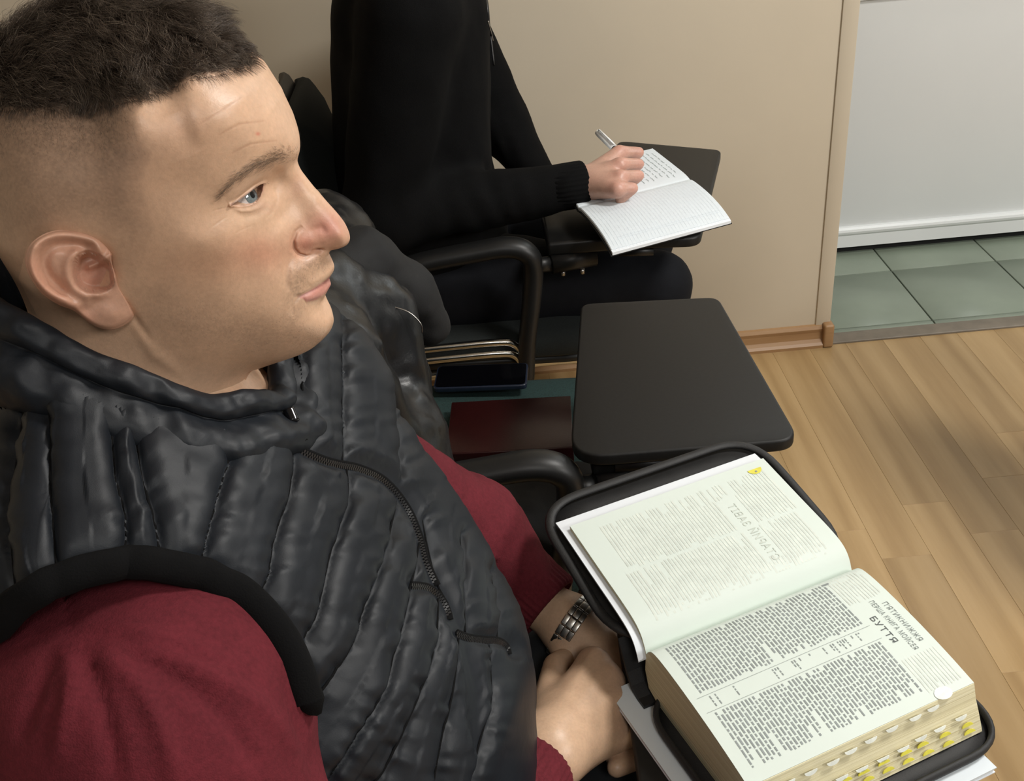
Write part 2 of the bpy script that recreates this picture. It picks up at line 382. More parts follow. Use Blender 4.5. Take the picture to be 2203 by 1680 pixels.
# ---------------------------------------------------------------- room
WY = 2.425      # wall face
def struct(o): o['kind'] = 'structure'; return o
fl = struct(box('floor', (-2.2, -1.2, -.06), (3.2, WY+.02, -.012), MT['base'], bevel=0))
# laminate planks, each a board
def planks():
    ws = [.0985, .0985]; x = .909-.0985*16; k = 0; lens = [1.05, .62, .84, .47, .73]
    me_cache = {}
    edges = []
    while x < 2.1:
        y = -.9+((k*.377) % .8)-.4; j = k
        if abs(x-.909) < .001: y = 1.957-.84*3-.47
        while y < WY:
            l = lens[j % 5]; y0, y1 = max(y, -.9), min(y+l, WY)
            if y1-y0 > .03: edges.append((x, y0, x+.0985, y1))
            y += l; j += 1
        x += .0985; k += 1
    for (x0, y0, x1, y1) in edges:
        key = round(y1-y0, 3); me = me_cache.get(key)
        if me is None:
            w_, l_ = .0985/2-.0001, (y1-y0)/2-.0001
            V, F = boxVF((-w_, -l_, -.012), (w_, l_, 0)); 
            ch = .0004; V[4:] = [(-w_+ch, -l_+ch, 0), (w_-ch, -l_+ch, 0), (w_-ch, l_-ch, 0), (-w_+ch, l_-ch, 0)]
            V += [(-w_, -l_, -ch), (w_, -l_, -ch), (w_, l_, -ch), (-w_, l_, -ch)]
            F = [(4, 5, 6, 7), (8, 9, 5, 4), (9, 10, 6, 5), (10, 11, 7, 6), (11, 8, 4, 7), (0, 1, 9, 8), (1, 2, 10, 9), (2, 3, 11, 10), (3, 0, 8, 11)]
            me = bpy.data.meshes.new('plank'); me.from_pydata(V, [], F); me.update(); me.materials.append(MT['plank']); me_cache[key] = me
        o = bpy.data.objects.new('plank', me); COL.objects.link(o); o.location = ((x0+x1)/2, (y0+y1)/2, 0); o.parent = fl
planks()
wb = struct(box('wall_back', (-2.2, WY, 0), (.862, WY+.10, 2.7), MT['wall'], bevel=.001))
struct(box('trim_1', (.828, WY-.004, .055), (.866, WY+.104, 2.7), MT['wall'], bevel=.0012))
struct(box('wall_left', (-2.3, -1.2, 0), (-2.2, WY+.1, 2.7), MT['wall'], bevel=0))
# oak skirting with a moulded profile
def skirting(name, x0, x1, y):
    prof = [(0, 0), (-.024, 0), (-.024, .008), (-.018, .014), (-.012, .022), (-.010, .040), (-.012, .050), (-.007, .058), (0, .060)]
    V = []; 
    for x in (x0, x1): V += [(x, y+p[0], p[1]) for p in prof]
    n = len(prof); F = [tuple(range(n-1, -1, -1)), tuple(range(n, 2*n))]+[(i, (i+1) % n, n+(i+1) % n, n+i) for i in range(n)]
    return struct(MB().add(V, [f[::-1] for f in F]).build(name, MT['base'], None, smooth=False))
skirting('baseboard_back', -2.2, .845, WY)
cap = MB().add(*boxVF((.845, WY-.027, 0), (.872, WY+.01, .066))).build('baseboard_end', MT['base'], None, bevel=.006, seg=3); struct(cap); cap.name = 'trim_2'
struct(box('trim_3', (.862, WY-.012, -.012), (3.2, WY+.040, .006), MT['threshold'], bevel=.003))
# hall beyond the wall: tiled floor and white door
hf = struct(box('floor', (.80, WY+.03, -.06), (3.2, 4.2, -.010), MT['grout'], bevel=0)); hf['label'] = 'green tiled floor of the hall by the white door'
TW = .311; gx0 = .808*CAMH; gy0 = 1.934*CAMH
tme = None
for i in range(-2, 6):
    for j in range(-2, 4):
        x0, y0 = gx0+i*TW, gy0+j*TW
        xa, xb, ya, yb = max(x0, .80), min(x0+TW, 3.2), max(y0, WY+.04), min(y0+TW, 4.2)
        if xb-xa < .02 or yb-ya < .01: continue
        o = box('tile', (xa+.0022, ya+.0022, -.012), (xb-.0022, yb-.0022, 0), MT['tile'], hf, bevel=.001, seg=1)
DY = 2.93
d1 = struct(empty('door_1', (1.4, DY, 0)))
box('door_leaf', (.90, DY+.012, .024), (1.95, DY+.045, 2.05), MT['white_door'], d1, bevel=.001)
def rail(name, z0, z1):
    prof = [(.012, z0), (0, z0+.004), (0, z1-.026), (-.004, z1-.020), (-.006, z1-.013), (-.004, z1-.006), (.003, z1-.001), (.012, z1)]
    V = []
    for x in (.90, 1.95): V += [(x, DY+p[0], p[1]) for p in prof]
    n = len(prof); F = [tuple(range(n)), tuple(range(2*n-1, n-1, -1))]+[(i, n+i, n+(i+1) % n, (i+1) % n) for i in range(n)]
    return MB().add(V, F).build(name, MT['white_door'], d1, smooth=False)
rail('bottom_rail', .024, .092); rail('middle_rail', .748, .86)
struct(box('door_gap_shade', (.80, DY+.03, -.008), (2.2, DY+.05, .03), MT['dark'], bevel=0))  # black strip standing in for the shade under the door
struct(box('wall_right', (.80, DY+.05, 0), (3.2, DY+.15, 2.6), MT['white_door'], bevel=0))
struct(box('ceiling', (-2.3, -1.2, 2.80), (3.2, 4.2, 2.84), simple('white_ceiling', (.75, .74, .70), .8), bevel=0))
# ---------------------------------------------------------------- chairs with folding writing tablets
TABZ = .690
def pad_mesh(hx, hy, hz, r, k=14, puff=.012):
    """upholstered cushion: rounded rectangle domed top and soft edge"""
    n = 15; V = []; F = []
    poly = round_poly([(-hx, -hy), (hx, -hy), (hx, hy), (-hx, hy)], r, 8); m = len(poly)
    rings = [(.0, -hz, 1.0), (.6, -hz, 1), (.93, -hz, 1), (1.0, -hz*.5, 1), (1.0, hz*.3, 1), (.97, hz*.8, 1), (.90, hz*1.05, 1), (.75, hz+puff*.7, 1), (.5, hz+puff, 1), (.25, hz+puff*1.1, 1), (.0, hz+puff*1.12, 1)]
    for s, z, _ in rings: V += [(p[0]*max(s, .01), p[1]*max(s, .01), z) for p in poly]
    for i in range(len(rings)-1):
        for j in range(m): F.append((i*m+j, i*m+(j+1) % m, (i+1)*m+(j+1) % m, (i+1)*m+j))
    return V, F
def xf(V, R=None, t=(0, 0, 0)):
    V = A(V, float)
    if R is not None: V = V@A(R).T
    return V+A(t)
def rotm(ax, ang): return A(Matrix.Rotation(ang, 3, ax))
def chair(yc, label, tab_pts, name='tablet_chair', seatmat='teal', TABZ=TABZ):
    c = empty(name, (0, yc, 0)); setp(c, label, 'chair', 'tablet arm chairs in the row')
    V, F = pad_mesh(.235, .258, .028, .10); MB().add(xf(V, rotm('Y', .04), (-.015, yc+.012, .455)), F).build('seat', MT[seatmat], c)
    V, F = pad_mesh(.225, .225, .012, .09, puff=0); MB().add(xf(V, rotm('Y', .04), (-.015, yc, .417)), F).build('seat_shell', MT['plastic'], c)
    Rb = rotm('Y', math.radians(90-12))
    V, F = pad_mesh(.165, .225, .018, .10); V = xf(V); V[:, 2] -= 1.1*V[:, 1]**2; MB().add(xf(V, Rb, (-.285, yc, .735)), F).build('backrest', MT['shaded_cloth'], c)
    V, F = pad_mesh(.172, .232, .010, .10, puff=0); V = xf(V); V[:, 2] -= 1.1*V[:, 1]**2; MB().add(xf(V, Rb, (-.315, yc, .74)), F).build('backrest_shell', MT['plastic'], c)
    for s in (-1, 1):
        y = yc+s*.205
        tube('front_leg', smooth_path([(.235, yc+s*.235, .0), (.20, y, .34), (.185, y, .385), (.15, y, .40), (.05, y, .402), (-.12, y, .40)], 6), .0115, MT['chrome'], c, 10)
        tube('rear_leg', smooth_path([(-.31, yc+s*.235, .0), (-.20, y, .33), (-.17, y, .38), (-.12, y, .395), (0, y, .392)], 6), .0115, MT['chrome'], c, 10)
        tube('back_post', smooth_path([(-.05, yc+s*.17, .405), (-.20, yc+s*.17, .41), (-.275, yc+s*.17, .46), (-.305, yc+s*.165, .60), (-.325, yc+s*.16, .78)], 6), .010, MT['chrome'], c, 10)
        for x in (.235, -.31): MB().add(*tubeVF([(x, yc+s*.235, .0), (x, yc+s*.235, .03)], .0145, 10)).build('foot_cap', MT['plastic'], c)
    for dz in (.0, .024): tube('side_rail', smooth_path([(-.24, yc-.246, .470-dz), (-.10, yc-.246, .474-dz), (.0, yc-.246, .474-dz), (.028, yc-.246, .466-dz), (.042, yc-.243, .44-dz), (.045, yc-.24, .40)], 6), .0075, MT['chrome'], c, 10)
    tube('cross_bar', [(.14, yc-.205, .398), (.14, yc+.205, .398)], .010, MT['chrome'], c)
    ya = yc-.262
    pa = smooth_path([(-.20, ya, .64), (-.12, ya, .658), (-.03, ya, .668), (.025, ya, .672), (.058, ya, .662), (.072, ya, .635), (.066, ya, .57), (.052, ya, .48), (.045, ya, .40)], 6)
    tube('armrest', pa, np.interp(np.linspace(0, 1, len(pa)), [0, .5, .72, 1], [.017, .019, .018, .015]), MT['plastic'], c, 14, ry=np.interp(np.linspace(0, 1, len(pa)), [0, .5, .72, 1], [.022, .024, .020, .016]))
    tube('armrest_stay', [(-.20, ya, .64), (-.305, yc-.17, .60)], .013, MT['plastic'], c)
    tube('armrest_foot', [(.045, ya, .405), (.045, yc-.205, .400)], .014, MT['plastic'], c)
    # hinge bracket
    hb = MB().add(*tubeVF([(.070, ya, .632), (.105, ya+.005, .630)], .014, 12)).add(*tubeVF([(.105, ya+.005, .630), (.185, ya+.02, .632)], .019, 12)).build('hinge', MT['plastic'], c)
    for q in (.125, .16): tube('bolt', [(q, ya+.01, .612), (q, ya+.01, .603)], .0045, MT['steel'], hb, 8)
    tp = [A(p) for p in tab_pts]; ctr = sum(tp)/4
    box('tablet_bracket', (.10, ya+.0, .645), (.22, ya+.16, TABZ-.0185), MT['plastic'], c, bevel=.006, seg=3)
    poly = round_poly([tuple(p) for p in tp], [.020, .022, .028, .045], 8)
    V, F = prismVF(poly[::-1], TABZ-.017, TABZ); t = MB().add(V, [f[::-1] for f in F] if False else F).build('writing_tablet', MT['tablet'], c, smooth=True, bevel=.0035, seg=3)
    # lip strip screwed under the near edge
    p0 = tp[3]*.8+tp[2]*.2; p1 = tp[3]*.45+tp[2]*.55
    tube('under_rail', [(*(p0+A([0, .012])), TABZ-.026), (*(p1+A([0, .012])), TABZ-.026)], .008, MT['plastic'], c)
    return c
MIDT = [(.13, 1.456), (.337, 1.437), (.352, 1.05), (.072, 1.056)]
def rot_tab(ang, dy, piv=(.10, 1.09), dx=0.0):
    R = A([[math.cos(ang), -math.sin(ang)], [math.sin(ang), math.cos(ang)]])
    return [tuple((A(p)-A(piv))@R.T+A(piv)+A([dx, dy])) for p in MIDT]
chair(1.335, 'empty tablet chair with a teal seat holding a jacket, a phone and a red book', MIDT)
far_tab = [tuple(atz(x, y, TABZ)[:2]) for x, y in ((1328, 302), (1552, 322), (1506, 512), (1290, 520))]
chair(1.99, 'tablet chair by the beige wall in which the black-clad person sits writing', far_tab, seatmat='shaded_cloth')  # seat colour darkened to stand in for shade under the sitter
chair(.68, 'tablet chair nearest the camera, under the man in the quilted vest', rot_tab(math.radians(6), -.655), TABZ=.680)
fr = chair(1.53, 'unseen tablet chair added ahead to shade the oak floor', rot_tab(0, .195)); fr.location.x += 1.475  # out-of-view chair added so its backrest shadows the floor
# ---------------------------------------------------------------- things on the empty chair
ph = empty('phone', (-.03, 1.585, .497)); setp(ph, 'dark smartphone lying face up on the teal chair seat', 'phone')
Rp = rotm('Z', math.radians(-6))
pp = round_poly([(-.079, -.037), (.079, -.037), (.079, .037), (-.079, .037)], .010, 6)
V, F = prismVF(pp, 0, .009); MB().add(xf(V, Rp, (-.036, 1.562, .506)), F).build('phone_body', MT['phone_body'], ph, bevel=.002, seg=3)
pp = round_poly([(-.076, -.034), (.076, -.034), (.076, .034), (-.076, .034)], .008, 6)
V, F = prismVF(pp, .009, .0096); MB().add(xf(V, Rp, (-.036, 1.562, .506)), F).build('screen', MT['screen'], ph, smooth=False)
rb = empty('book', (.005, 1.42, .497)); setp(rb, 'closed dark red book lying on the chair seat beside the phone', 'book')
Rr = rotm('Z', math.radians(-4))
MB().add(xf(boxVF((-.097, -.072, 0), (.097, .072, .003))[0], Rr, (.005, 1.400, .492)), boxVF((0,)*3, (1,)*3)[1]).build('back_cover', MT['maroon_cover'], rb, bevel=.001)
MB().add(xf(boxVF((-.094, -.066, .003), (.094, .070, .024))[0], Rr, (.005, 1.400, .492)), boxVF((0,)*3, (1,)*3)[1]).build('page_block', MT['edge'], rb, bevel=.001)
MB().add(xf(boxVF((-.097, -.072, .024), (.097, .072, .027))[0], Rr, (.005, 1.400, .492)), boxVF((0,)*3, (1,)*3)[1]).build('front_cover', MT['maroon_cover'], rb, bevel=.001)
MB().add(xf(boxVF((-.097, -.0745, 0), (.097, -.071, .027))[0], Rr, (.005, 1.400, .492)), boxVF((0,)*3, (1,)*3)[1]).build('spine', MT['maroon_cover'], rb, bevel=.0015)
# leather jacket slung over the back of the empty chair
jk = empty('jacket', (-.22, 1.3, .49)); setp(jk, 'black leather jacket slung over the back of the empty chair', 'jacket')
def jacket_body(P):
    d = sd_cone(P, (-.245, 1.10, .85), (-.23, 1.42, .845), .075, .07)
    d = smin(d, sd_cone(P, (-.215, 1.10, .82), (-.13, 1.13, .60), .075, .055), .05)
    d = smin(d, sd_cone(P, (-.17, 1.25, .80), (-.145, 1.20, .60), .066, .048), .05)
    d = smin(d, sd_cone(P, (-.17, 1.33, .80), (-.145, 1.32, .64), .058, .042), .04)
    d = smin(d, sd_cone(P, (-.14, 1.17, .66), (-.135, 1.13, .55), .055, .05), .04)
    return d+.006*fbm(P*A([1, 1, .55]), 22, 3)+.003*noise3(P, 75)
V, F = surfnets(jacket_body, (-.36, .98, .46), (.0, 1.56, 1.0), .007); V = relax(V, F, 2)
MB_ = npmesh('jacket_body', V, F); link('jacket_body', MB_, MT['leather'], jk)
def jacket_tail(P):
    d = sd_ell(P, (.01, 1.195, .500), (.215, .115, .030)); d = smin(d, sd_cone(P, (-.12, 1.14, .56), (.0, 1.17, .505), .05, .035), .04); d = smin(d, sd_cone(P, (.17, 1.16, .49), (.235, 1.17, .42), .04, .03), .03)
    return d+.007*fbm(P, 20, 3)
V, F = surfnets(jacket_tail, (-.24, 1.05, .38), (.30, 1.34, .64), .008); V = relax(V, F, 2); link('jacket_tail', npmesh('jacket_tail', V, F), MT['black_fabric'], jk)
def jacket_hood(P):
    pts = [((-.235, 1.22, .868), (-.175, 1.30, .858), .042, .046), ((-.175, 1.30, .858), (-.128, 1.33, .80), .046, .040), ((-.128, 1.33, .80), (-.098, 1.35, .735), .038, .030)]
    d = None
    for a, b, ra, rb_ in pts:
        q = sd_cone(P, a, b, ra, rb_); d = q if d is None else smin(d, q, .03)
    return d+.005*fbm(P, 26, 3)
V, F = surfnets(jacket_hood, (-.30, 1.12, .64), (.0, 1.46, .95), .006); V = relax(V, F, 2)
link('sleeve', npmesh('sleeve', V, F), MT['black_fabric'], jk)
zp = smooth_path([aty(846, 660, 1.22), aty(880, 672, 1.215), aty(905, 696, 1.21), aty(908, 716, 1.21)], 5)
tube('zip_pull', zp, .0010, MT['steel'], jk, 6)
# ---------------------------------------------------------------- open zip-case book on the near tablet
BA = math.radians(21.0); E1 = A([math.cos(BA), math.sin(BA), 0]); E2 = A([-math.sin(BA), math.cos(BA), 0]); EZ = A([0, 0, 1.])
BO = A([.105, .682, 0])
PH = .227
def BK(u, v, z): return BO+np.asarray(u)[..., None]*E1+np.asarray(v)[..., None]*E2+np.asarray(z)[..., None]*EZ
LV = [0, .004, .009, .016, .026, .045, .080, .120, .152]; LZ = [.7365, .7455, .7525, .7575, .7610, .7645, .7690, .7745, .7790]
RV = [0, .004, .009, .016, .030, .055, .090, .125, .157]; RZ = [.7365, .7425, .7470, .7492, .7500, .7488, .7455, .7405, .7345]
def zl(v): return np.interp(v, LV, LZ)
def zr(v): return np.interp(-np.asarray(v), RV, RZ)
def fine(Vs, Zs, n=40):
    p = smooth_path(np.c_[Vs, Zs], 6); return p[:, 0], p[:, 1]
_lv, _lz = fine(LV, LZ); _rv, _rz = fine(RV, RZ)
def zl(v): return np.interp(v, _lv, _lz)
def zr(v): return np.interp(-np.asarray(v), _rv, _rz)
bk = empty('open_book', tuple(BK(A(.11), A(0.), A(.70)))); setp(bk, 'thick open book with cream pages, Cyrillic text and thumb index tabs', 'book')
def extr(name, prof, u0, u1, mat, parent, smooth=False, nu=2, ufun=None):
    """extrude a (v, z) section along the spine"""
    n = len(prof); us = np.linspace(u0, u1, nu); V = []; F = []
    for u in us: V += [tuple(BK(A(u), A(p[0]), A(p[1]))) for p in prof]
    for i in range(nu-1): F += [(i*n+j, i*n+(j+1) % n, (i+1)*n+(j+1) % n, (i+1)*n+j) for j in range(n)]
    F += [tuple(range(n-1, -1, -1)), tuple(range((nu-1)*n, nu*n))]
    o = MB().add(V, F).build(name, mat, parent, smooth=smooth); return o
lv = np.r_[_lv[_lv < .146], .147]
# left stack: white end paper, a few cream leaves
extr('end_paper', [(v_, zl(v_)-.0048) for v_ in np.r_[lv, .163]]+[(v_, zl(v_)-.0066) for v_ in np.r_[lv, .163][::-1]], -.008, PH+.001, MT['whitepage'], bk)
extr('left_pages', [(v_, zl(v_)-.0008) for v_ in lv]+[(v_, zl(v_)-.0045) for v_ in lv[::-1]], 0, PH, MT['edge'], bk)
extr('left_page', [(v_, zl(v_)) for v_ in lv]+[(v_, zl(v_)-.0006) for v_ in lv[::-1]], 0, PH, MT['page'], bk)
# right block
prof = [(-v_, z_-.0006) for v_, z_ in zip(_rv, _rz)]+[(-.1575, .7335), (-.162, .720), (-.169, .706), (-.175, .6925), (-.10, .6915), (-.02, .6915), (-.004, .697), (.002, .715), (.001, .728)]
extr('page_block', prof[::-1], 0, PH, MT['edge'], bk)
rtop = [(-v_, z_) for v_, z_ in zip(_rv, _rz)]
extr('right_page', ([(v_, z_) for v_, z_ in rtop]+[(v_, z_-.0006) for v_, z_ in rtop[::-1]])[::-1], 0, PH, MT['page'], bk)
# loose lower leaf edge on the tail of the block
def quads(name, rects, mat, parent, zf, off=.0003, kind=None, nseg=1):
    """thin printed marks lying on a page: rects (u0,u1,v0,v1)"""
    V = []; F = []
    for (u0, u1, v0, v1) in rects:
        vs = np.linspace(v0, v1, nseg+1)
        b = len(V)
        for v_ in vs: V += [tuple(BK(A(u0), A(v_), zf(v_)+off)), tuple(BK(A(u1), A(v_), zf(v_)+off))]
        F += [(b+2*i, b+2*i+1, b+2*i+3, b+2*i+2) for i in range(nseg)]
    o = MB().add(V, F).build(name, mat, parent, smooth=False)
    if kind: o['kind'] = kind
    return o
def text_mesh(s, size, font_shear=0.0):
    c = bpy.data.curves.new('txt', 'FONT'); c.body = s; c.size = size; c.align_x = 'CENTER'; c.shear = font_shear; c.resolution_u = 3; c.space_character = 1.08
    o = bpy.data.objects.new('txt', c); COL.objects.link(o); dg = bpy.context.evaluated_depsgraph_get()
    m = bpy.data.meshes.new_from_object(o.evaluated_get(dg)); bpy.data.objects.remove(o); bpy.data.curves.remove(c)
    V = A([v_.co[:] for v_ in m.vertices]); F = [tuple(p.vertices) for p in m.polygons]; bpy.data.meshes.remove(m); return V, F
def page_text(name, s, size, u, v, mat, zf, width, sgn=-1, off=.0004):
    V, F = text_mesh(s, size); V[:, 0] -= (V[:, 0].min()+V[:, 0].max())/2; V[:, 0] *= width/np.ptp(V[:, 0]); P = BK(u+V[:, 1], v+sgn*V[:, 0], zf(v+sgn*V[:, 0])+off)
    if sgn > 0: F = [f[::-1] for f in F]
    return MB().add(P, F).build(name, mat, bk, smooth=False)
page_text('heading', "П'ЯТИКНИЖЖЯ", .0078, .2125, -.0815, MT['ink_mid'], zr, .048)
page_text('heading', 'ПЕРША КНИГА МОЙСЕЯ', .0072, .2030, -.0810, MT['ink_mid'], zr, .060)
page_text('heading', 'БУТТЯ', .0088, .1910, -.0820, MT['ink_dark'], zr, .031)
page_text('show_through_heading', 'СТАРИЙ ЗАВІТ', .0120, .1540, .0650, MT['ink_faint'], zl, .079, 1)
rs = random.Random(5)
def column(v0, v1, u_top, u_bot, pitch, h, indent=True, short=.15, seed=1, gap=(.0010, .0016), wl=(.0025, .0085)):
    r = random.Random(seed); out = []; u = u_top; i = 0
    while u > u_bot:
        v_ = v0-(.004 if (indent and r.random() < .22) else 0); end = v1+(r.random()*.022 if r.random() < short else r.random()*.0015)
        while v_ > end+.001:
            l = min(r.uniform(*wl), v_-end); out.append((u, u+h*r.uniform(.9, 1.1), v_, v_-l)); v_ -= l+r.uniform(*gap)
        u -= pitch; i += 1
    return out
rects = column(-.0125, -.0700, .1800, .010, .00365, .00165, seed=1)
rects += column(-.0910, -.1460, .1800, .010, .00365, .00165, seed=2)
# verse initials
rects += [(.1800, .1875, -.0125, -.0150)]
quads('printed_text', rects, MT['ink'], bk, zr, kind='stuff', nseg=2)
notes = []
for (ut, ub, vv) in ((.176, .160, -.0752), (.156, .128, -.0752), (.118, .095, -.0752), (.085, .079, -.0752), (.048, .040, -.0752), (.022, .016, -.0752)):
    notes += column(vv, -.0864, ut, ub, .0026, .0011, False, .6, int(ut*1e4), (.0008, .0012), (.0014, .0045))
quads('margin_notes', notes, MT['ink'], bk, zr, kind='stuff')
quads('column_rule', [(.006, .186, -.0730, -.0733)], MT['ink'], bk, zr); quads('column_rule', [(.006, .186, -.0886, -.0889)], MT['ink'], bk, zr)
quads('faint_lines', column(-.012, -.048, .2195, .1855, .0034, .0016, False, .1, 11, (.0004, .0008), (.006, .02))+column(-.115, -.150, .2195, .1855, .0034, .0016, False, .1, 12, (.0004, .0008), (.006, .02)), MT['ink_ghost'], bk, zr, off=.0002, kind='stuff', nseg=2)
gh = [(u0, u1, -v0, -v1) for (u0, u1, v0, v1) in column(-.014, -.070, .208, .016, .0037, .0020, True, .3, 21, (.0003, .0007), (.006, .018))+column(-.073, -.134, .214, .022, .0037, .0020, True, .3, 22, (.0003, .0007), (.006, .018))]
gh = [q for q in gh if not (.147 < q[0] < .167 and .018 < q[2] < .112)]
quads('show_through_text', gh, MT['ink_ghost'], bk, zl, off=.0002, kind='stuff', nseg=2)
# thumb index half-moons cut in the fore edge (top row white, lower rows yellow)
FA, FB, FC = BK(A(0.), A(-.1590), A(.7335)), BK(A(PH), A(-.1590), A(.7335)), BK(A(0.), A(-.1760), A(.6925))
FN = np.cross(FB-FA, FC-FA); FN /= np.linalg.norm(FN); FD = (FC-FA)/np.linalg.norm(FC-FA)
if FN@E2 > 0: FN = -FN
def on_face(x, y):
    d = ray(A(float(x)), A(float(y))); return EYE+d*(((FA-EYE)@FN)/(d@FN))
def tab(px, py, mat, r=.0062, flip=False, name='index_tab'):
    c = on_face(px, py)+FN*.0006; u = (c-FA)@E1
    if u < .003 or u > PH-.003: return
    V = []; a = np.linspace(0, math.pi, 9)
    for dz in (0, .0008):
        for t in a: V.append(c+E1*r*math.cos(t)+FD*(-1 if flip else 1)*r*.55*math.sin(t)+FN*(dz))
    n = 9; F = [tuple(range(n)), tuple(range(2*n-1, n-1, -1))]+[(i, n+i, n+(i+1) % n, (i+1) % n) for i in range(n)]
    MB().add(V, F).build(name, mat, bk, smooth=False)
c7 = lambda x, y: (1150+x/2.092, 900+y/2.092)
for x, y in ((1790, 1298), (1710, 1340), (1605, 1390), (1510, 1440), (1420, 1490), (1340, 1540), (1240, 1585), (1140, 1630), (1915, 1340), (1820, 1390), (1735, 1432), (1655, 1480), (1565, 1525), (1470, 1570), (1380, 1610), (1290, 1655)): tab(*c7(x, y), MT['tabwhite'])
for x, y in ((1945, 1384), (1845, 1428), (1745, 1472), (1670, 1508), (1570, 1552), (1480, 1596), (1400, 1632), (1955, 1414), (1860, 1467), (1770, 1507), (1680, 1545), (1590, 1585), (1500, 1628)): tab(*c7(x, y), MT['yellow'], .0060, True)
# notch on the open page itself, and the yellow tab of the left page
def disc(name, u, v, r, zf, mat, half=False, off=.0005, sy=1.0):
    a = np.linspace(0, math.pi if half else 2*math.pi, 17, endpoint=half); vv = v+r*np.sin(a)*sy; uu = u+r*np.cos(a)
    P = BK(uu, vv, zf(vv)+off); return MB().add(P, [tuple(range(len(a)))]).build(name, mat, bk, smooth=False)
disc('index_notch', .196, -.1545, .0085, lambda v_: zr(v_), MT['tabwhite'], sy=.7)
disc('index_tab', .2085, .1370, .0080, zl, MT['yellow'], True, .0006, -.9); disc('index_dot', .2085, .1330, .0012, zl, MT['ink_mid'], False, .0009)
# zip case
cs = empty('book_case', tuple(BK(A(.11), A(.02), A(.695)))); setp(cs, 'black zippered fabric case spread open under the thick book', 'book cover')
def cover(name, u0, u1, v0, v1, zf, th, r, rimr, rimz, rname):
    poly = round_poly([(u0, v0), (u1, v0), (u1, v1), (u0, v1)], r, 10); poly = [A(p) for p in poly]
    dense = []
    for i in range(len(poly)):
        a, b = poly[i], poly[(i+1) % len(poly)]; n = max(1, int(np.linalg.norm(b-a)/.02))
        dense += [a+(b-a)*t for t in np.arange(n)/n]
    D = A(dense); n = len(D); cen = D.mean(0)
    V = []; F = []; ks = [1, .8, .5, .2]
    for s in ks:
        Q = cen+(D-cen)*s; V += list(BK(Q[:, 0], Q[:, 1], zf(Q[:, 1])))
    for s in ks[::-1]:
        Q = cen+(D-cen)*s; V += list(BK(Q[:, 0], Q[:, 1], zf(Q[:, 1])-th))
    m = len(ks)*2
    for i in range(m-1): F += [(i*n+j, (i+1)*n+j, (i+1)*n+(j+1) % n, i*n+(j+1) % n) for j in range(n)]
    F += [((m-1)*n+j, j, (j+1) % n, (m-1)*n+(j+1) % n) for j in range(n)]
    F += [tuple(range((len(ks)-1)*n, len(ks)*n))][:0]
    b = len(V); V += [BK(A(cen[0]), A(cen[1]), zf(cen[1])), BK(A(cen[0]), A(cen[1]), zf(cen[1])-th)]
    MB().add(V, F).build(name, MT['case'], cs)
    V2 = BK(D[:, 0], D[:, 1], zf(D[:, 1])+rimz)
    tube(rname, V2, rimr, MT['case'], cs, 8, closed=True, ry=rimr*1.7, up=tuple(E2))
cover('left_cover', -.016, .243, .018, .194, lambda v_: np.interp(v_, [0, .03, .12, .2], [.728, .744, .764, .779])-.0085, .004, .05, .0030, .004, 'zip_border')
cover('right_cover', -.014, .243, -.192, -.012, lambda v_: .6905+0*np.asarray(v_), .0033, .045, .0028, .003, 'zip_border')
sp = [(-.016, .6910), (-.006, .6908), (.006, .696), (.014, .706), (.022, .722), (.030, .735), (.030, .7315), (.024, .718), (.016, .702), (.008, .6905), (-.004, .6873), (-.016, .6873)]
extr('case_spine', sp, -.012, .240, MT['case'], cs, smooth=False)
# notepad under the case
npd = empty('notepad', tuple(BK(A(.09), A(-.09), A(.69)))); setp(npd, 'white paper notepad sticking out from under the black book case', 'notepad')
def slab(name, u0, u1, v0, v1, z0, z1, mat, parent, jig=0):
    P = [BK(A(u), A(v_), A(z)) for z in (z0, z1) for u, v_ in ((u0, v0), (u1, v0), (u1, v1), (u0, v1))]
    return MB().add(P, boxVF((0,)*3, (1,)*3)[1]).build(name, mat, parent, smooth=False)
slab('back_board', -.0295, .214, -.205, .0175, .6802, .6812, MT['whitepage'], npd)
slab('sheet_block', -.0290, .213, -.204, .0170, .6812, .6855, MT['whitepage'], npd)
slab('top_sheet', -.0300, .2145, -.205, .0180, .6855, .6866, MT['notepage'], npd)
# ---------------------------------------------------------------- notebook on the far tablet
NA = math.radians(21.4); N1 = A([math.cos(NA), math.sin(NA), 0]); N2 = A([-math.sin(math.radians(12)), math.cos(math.radians(12)), 0])
NO = atz(A(1485.), A(383.), A(.716)); NO = NO-N1*.212
def NK(u, v, z): return A([NO[0], NO[1], 0])+np.asarray(u)[..., None]*N1+np.asarray(v)[..., None]*N2+np.asarray(z)[..., None]*EZ
nb = empty('notebook', tuple(NK(A(.1), A(0.), A(.69)))); setp(nb, 'open white notebook with grey handwriting on the far writing tablet', 'notebook')
NV = [-.176, -.16, -.13, -.09, -.05, -.015, 0, .008, .03, .08, .185]; NZ = [.701, .706, .7125, .7168, .7178, .7165, .7135, .715, .7165, .716, .714]
_nv = smooth_path(np.c_[NV, NZ], 4)
def zn(v): return np.interp(v, _nv[:, 0], _nv[:, 1])
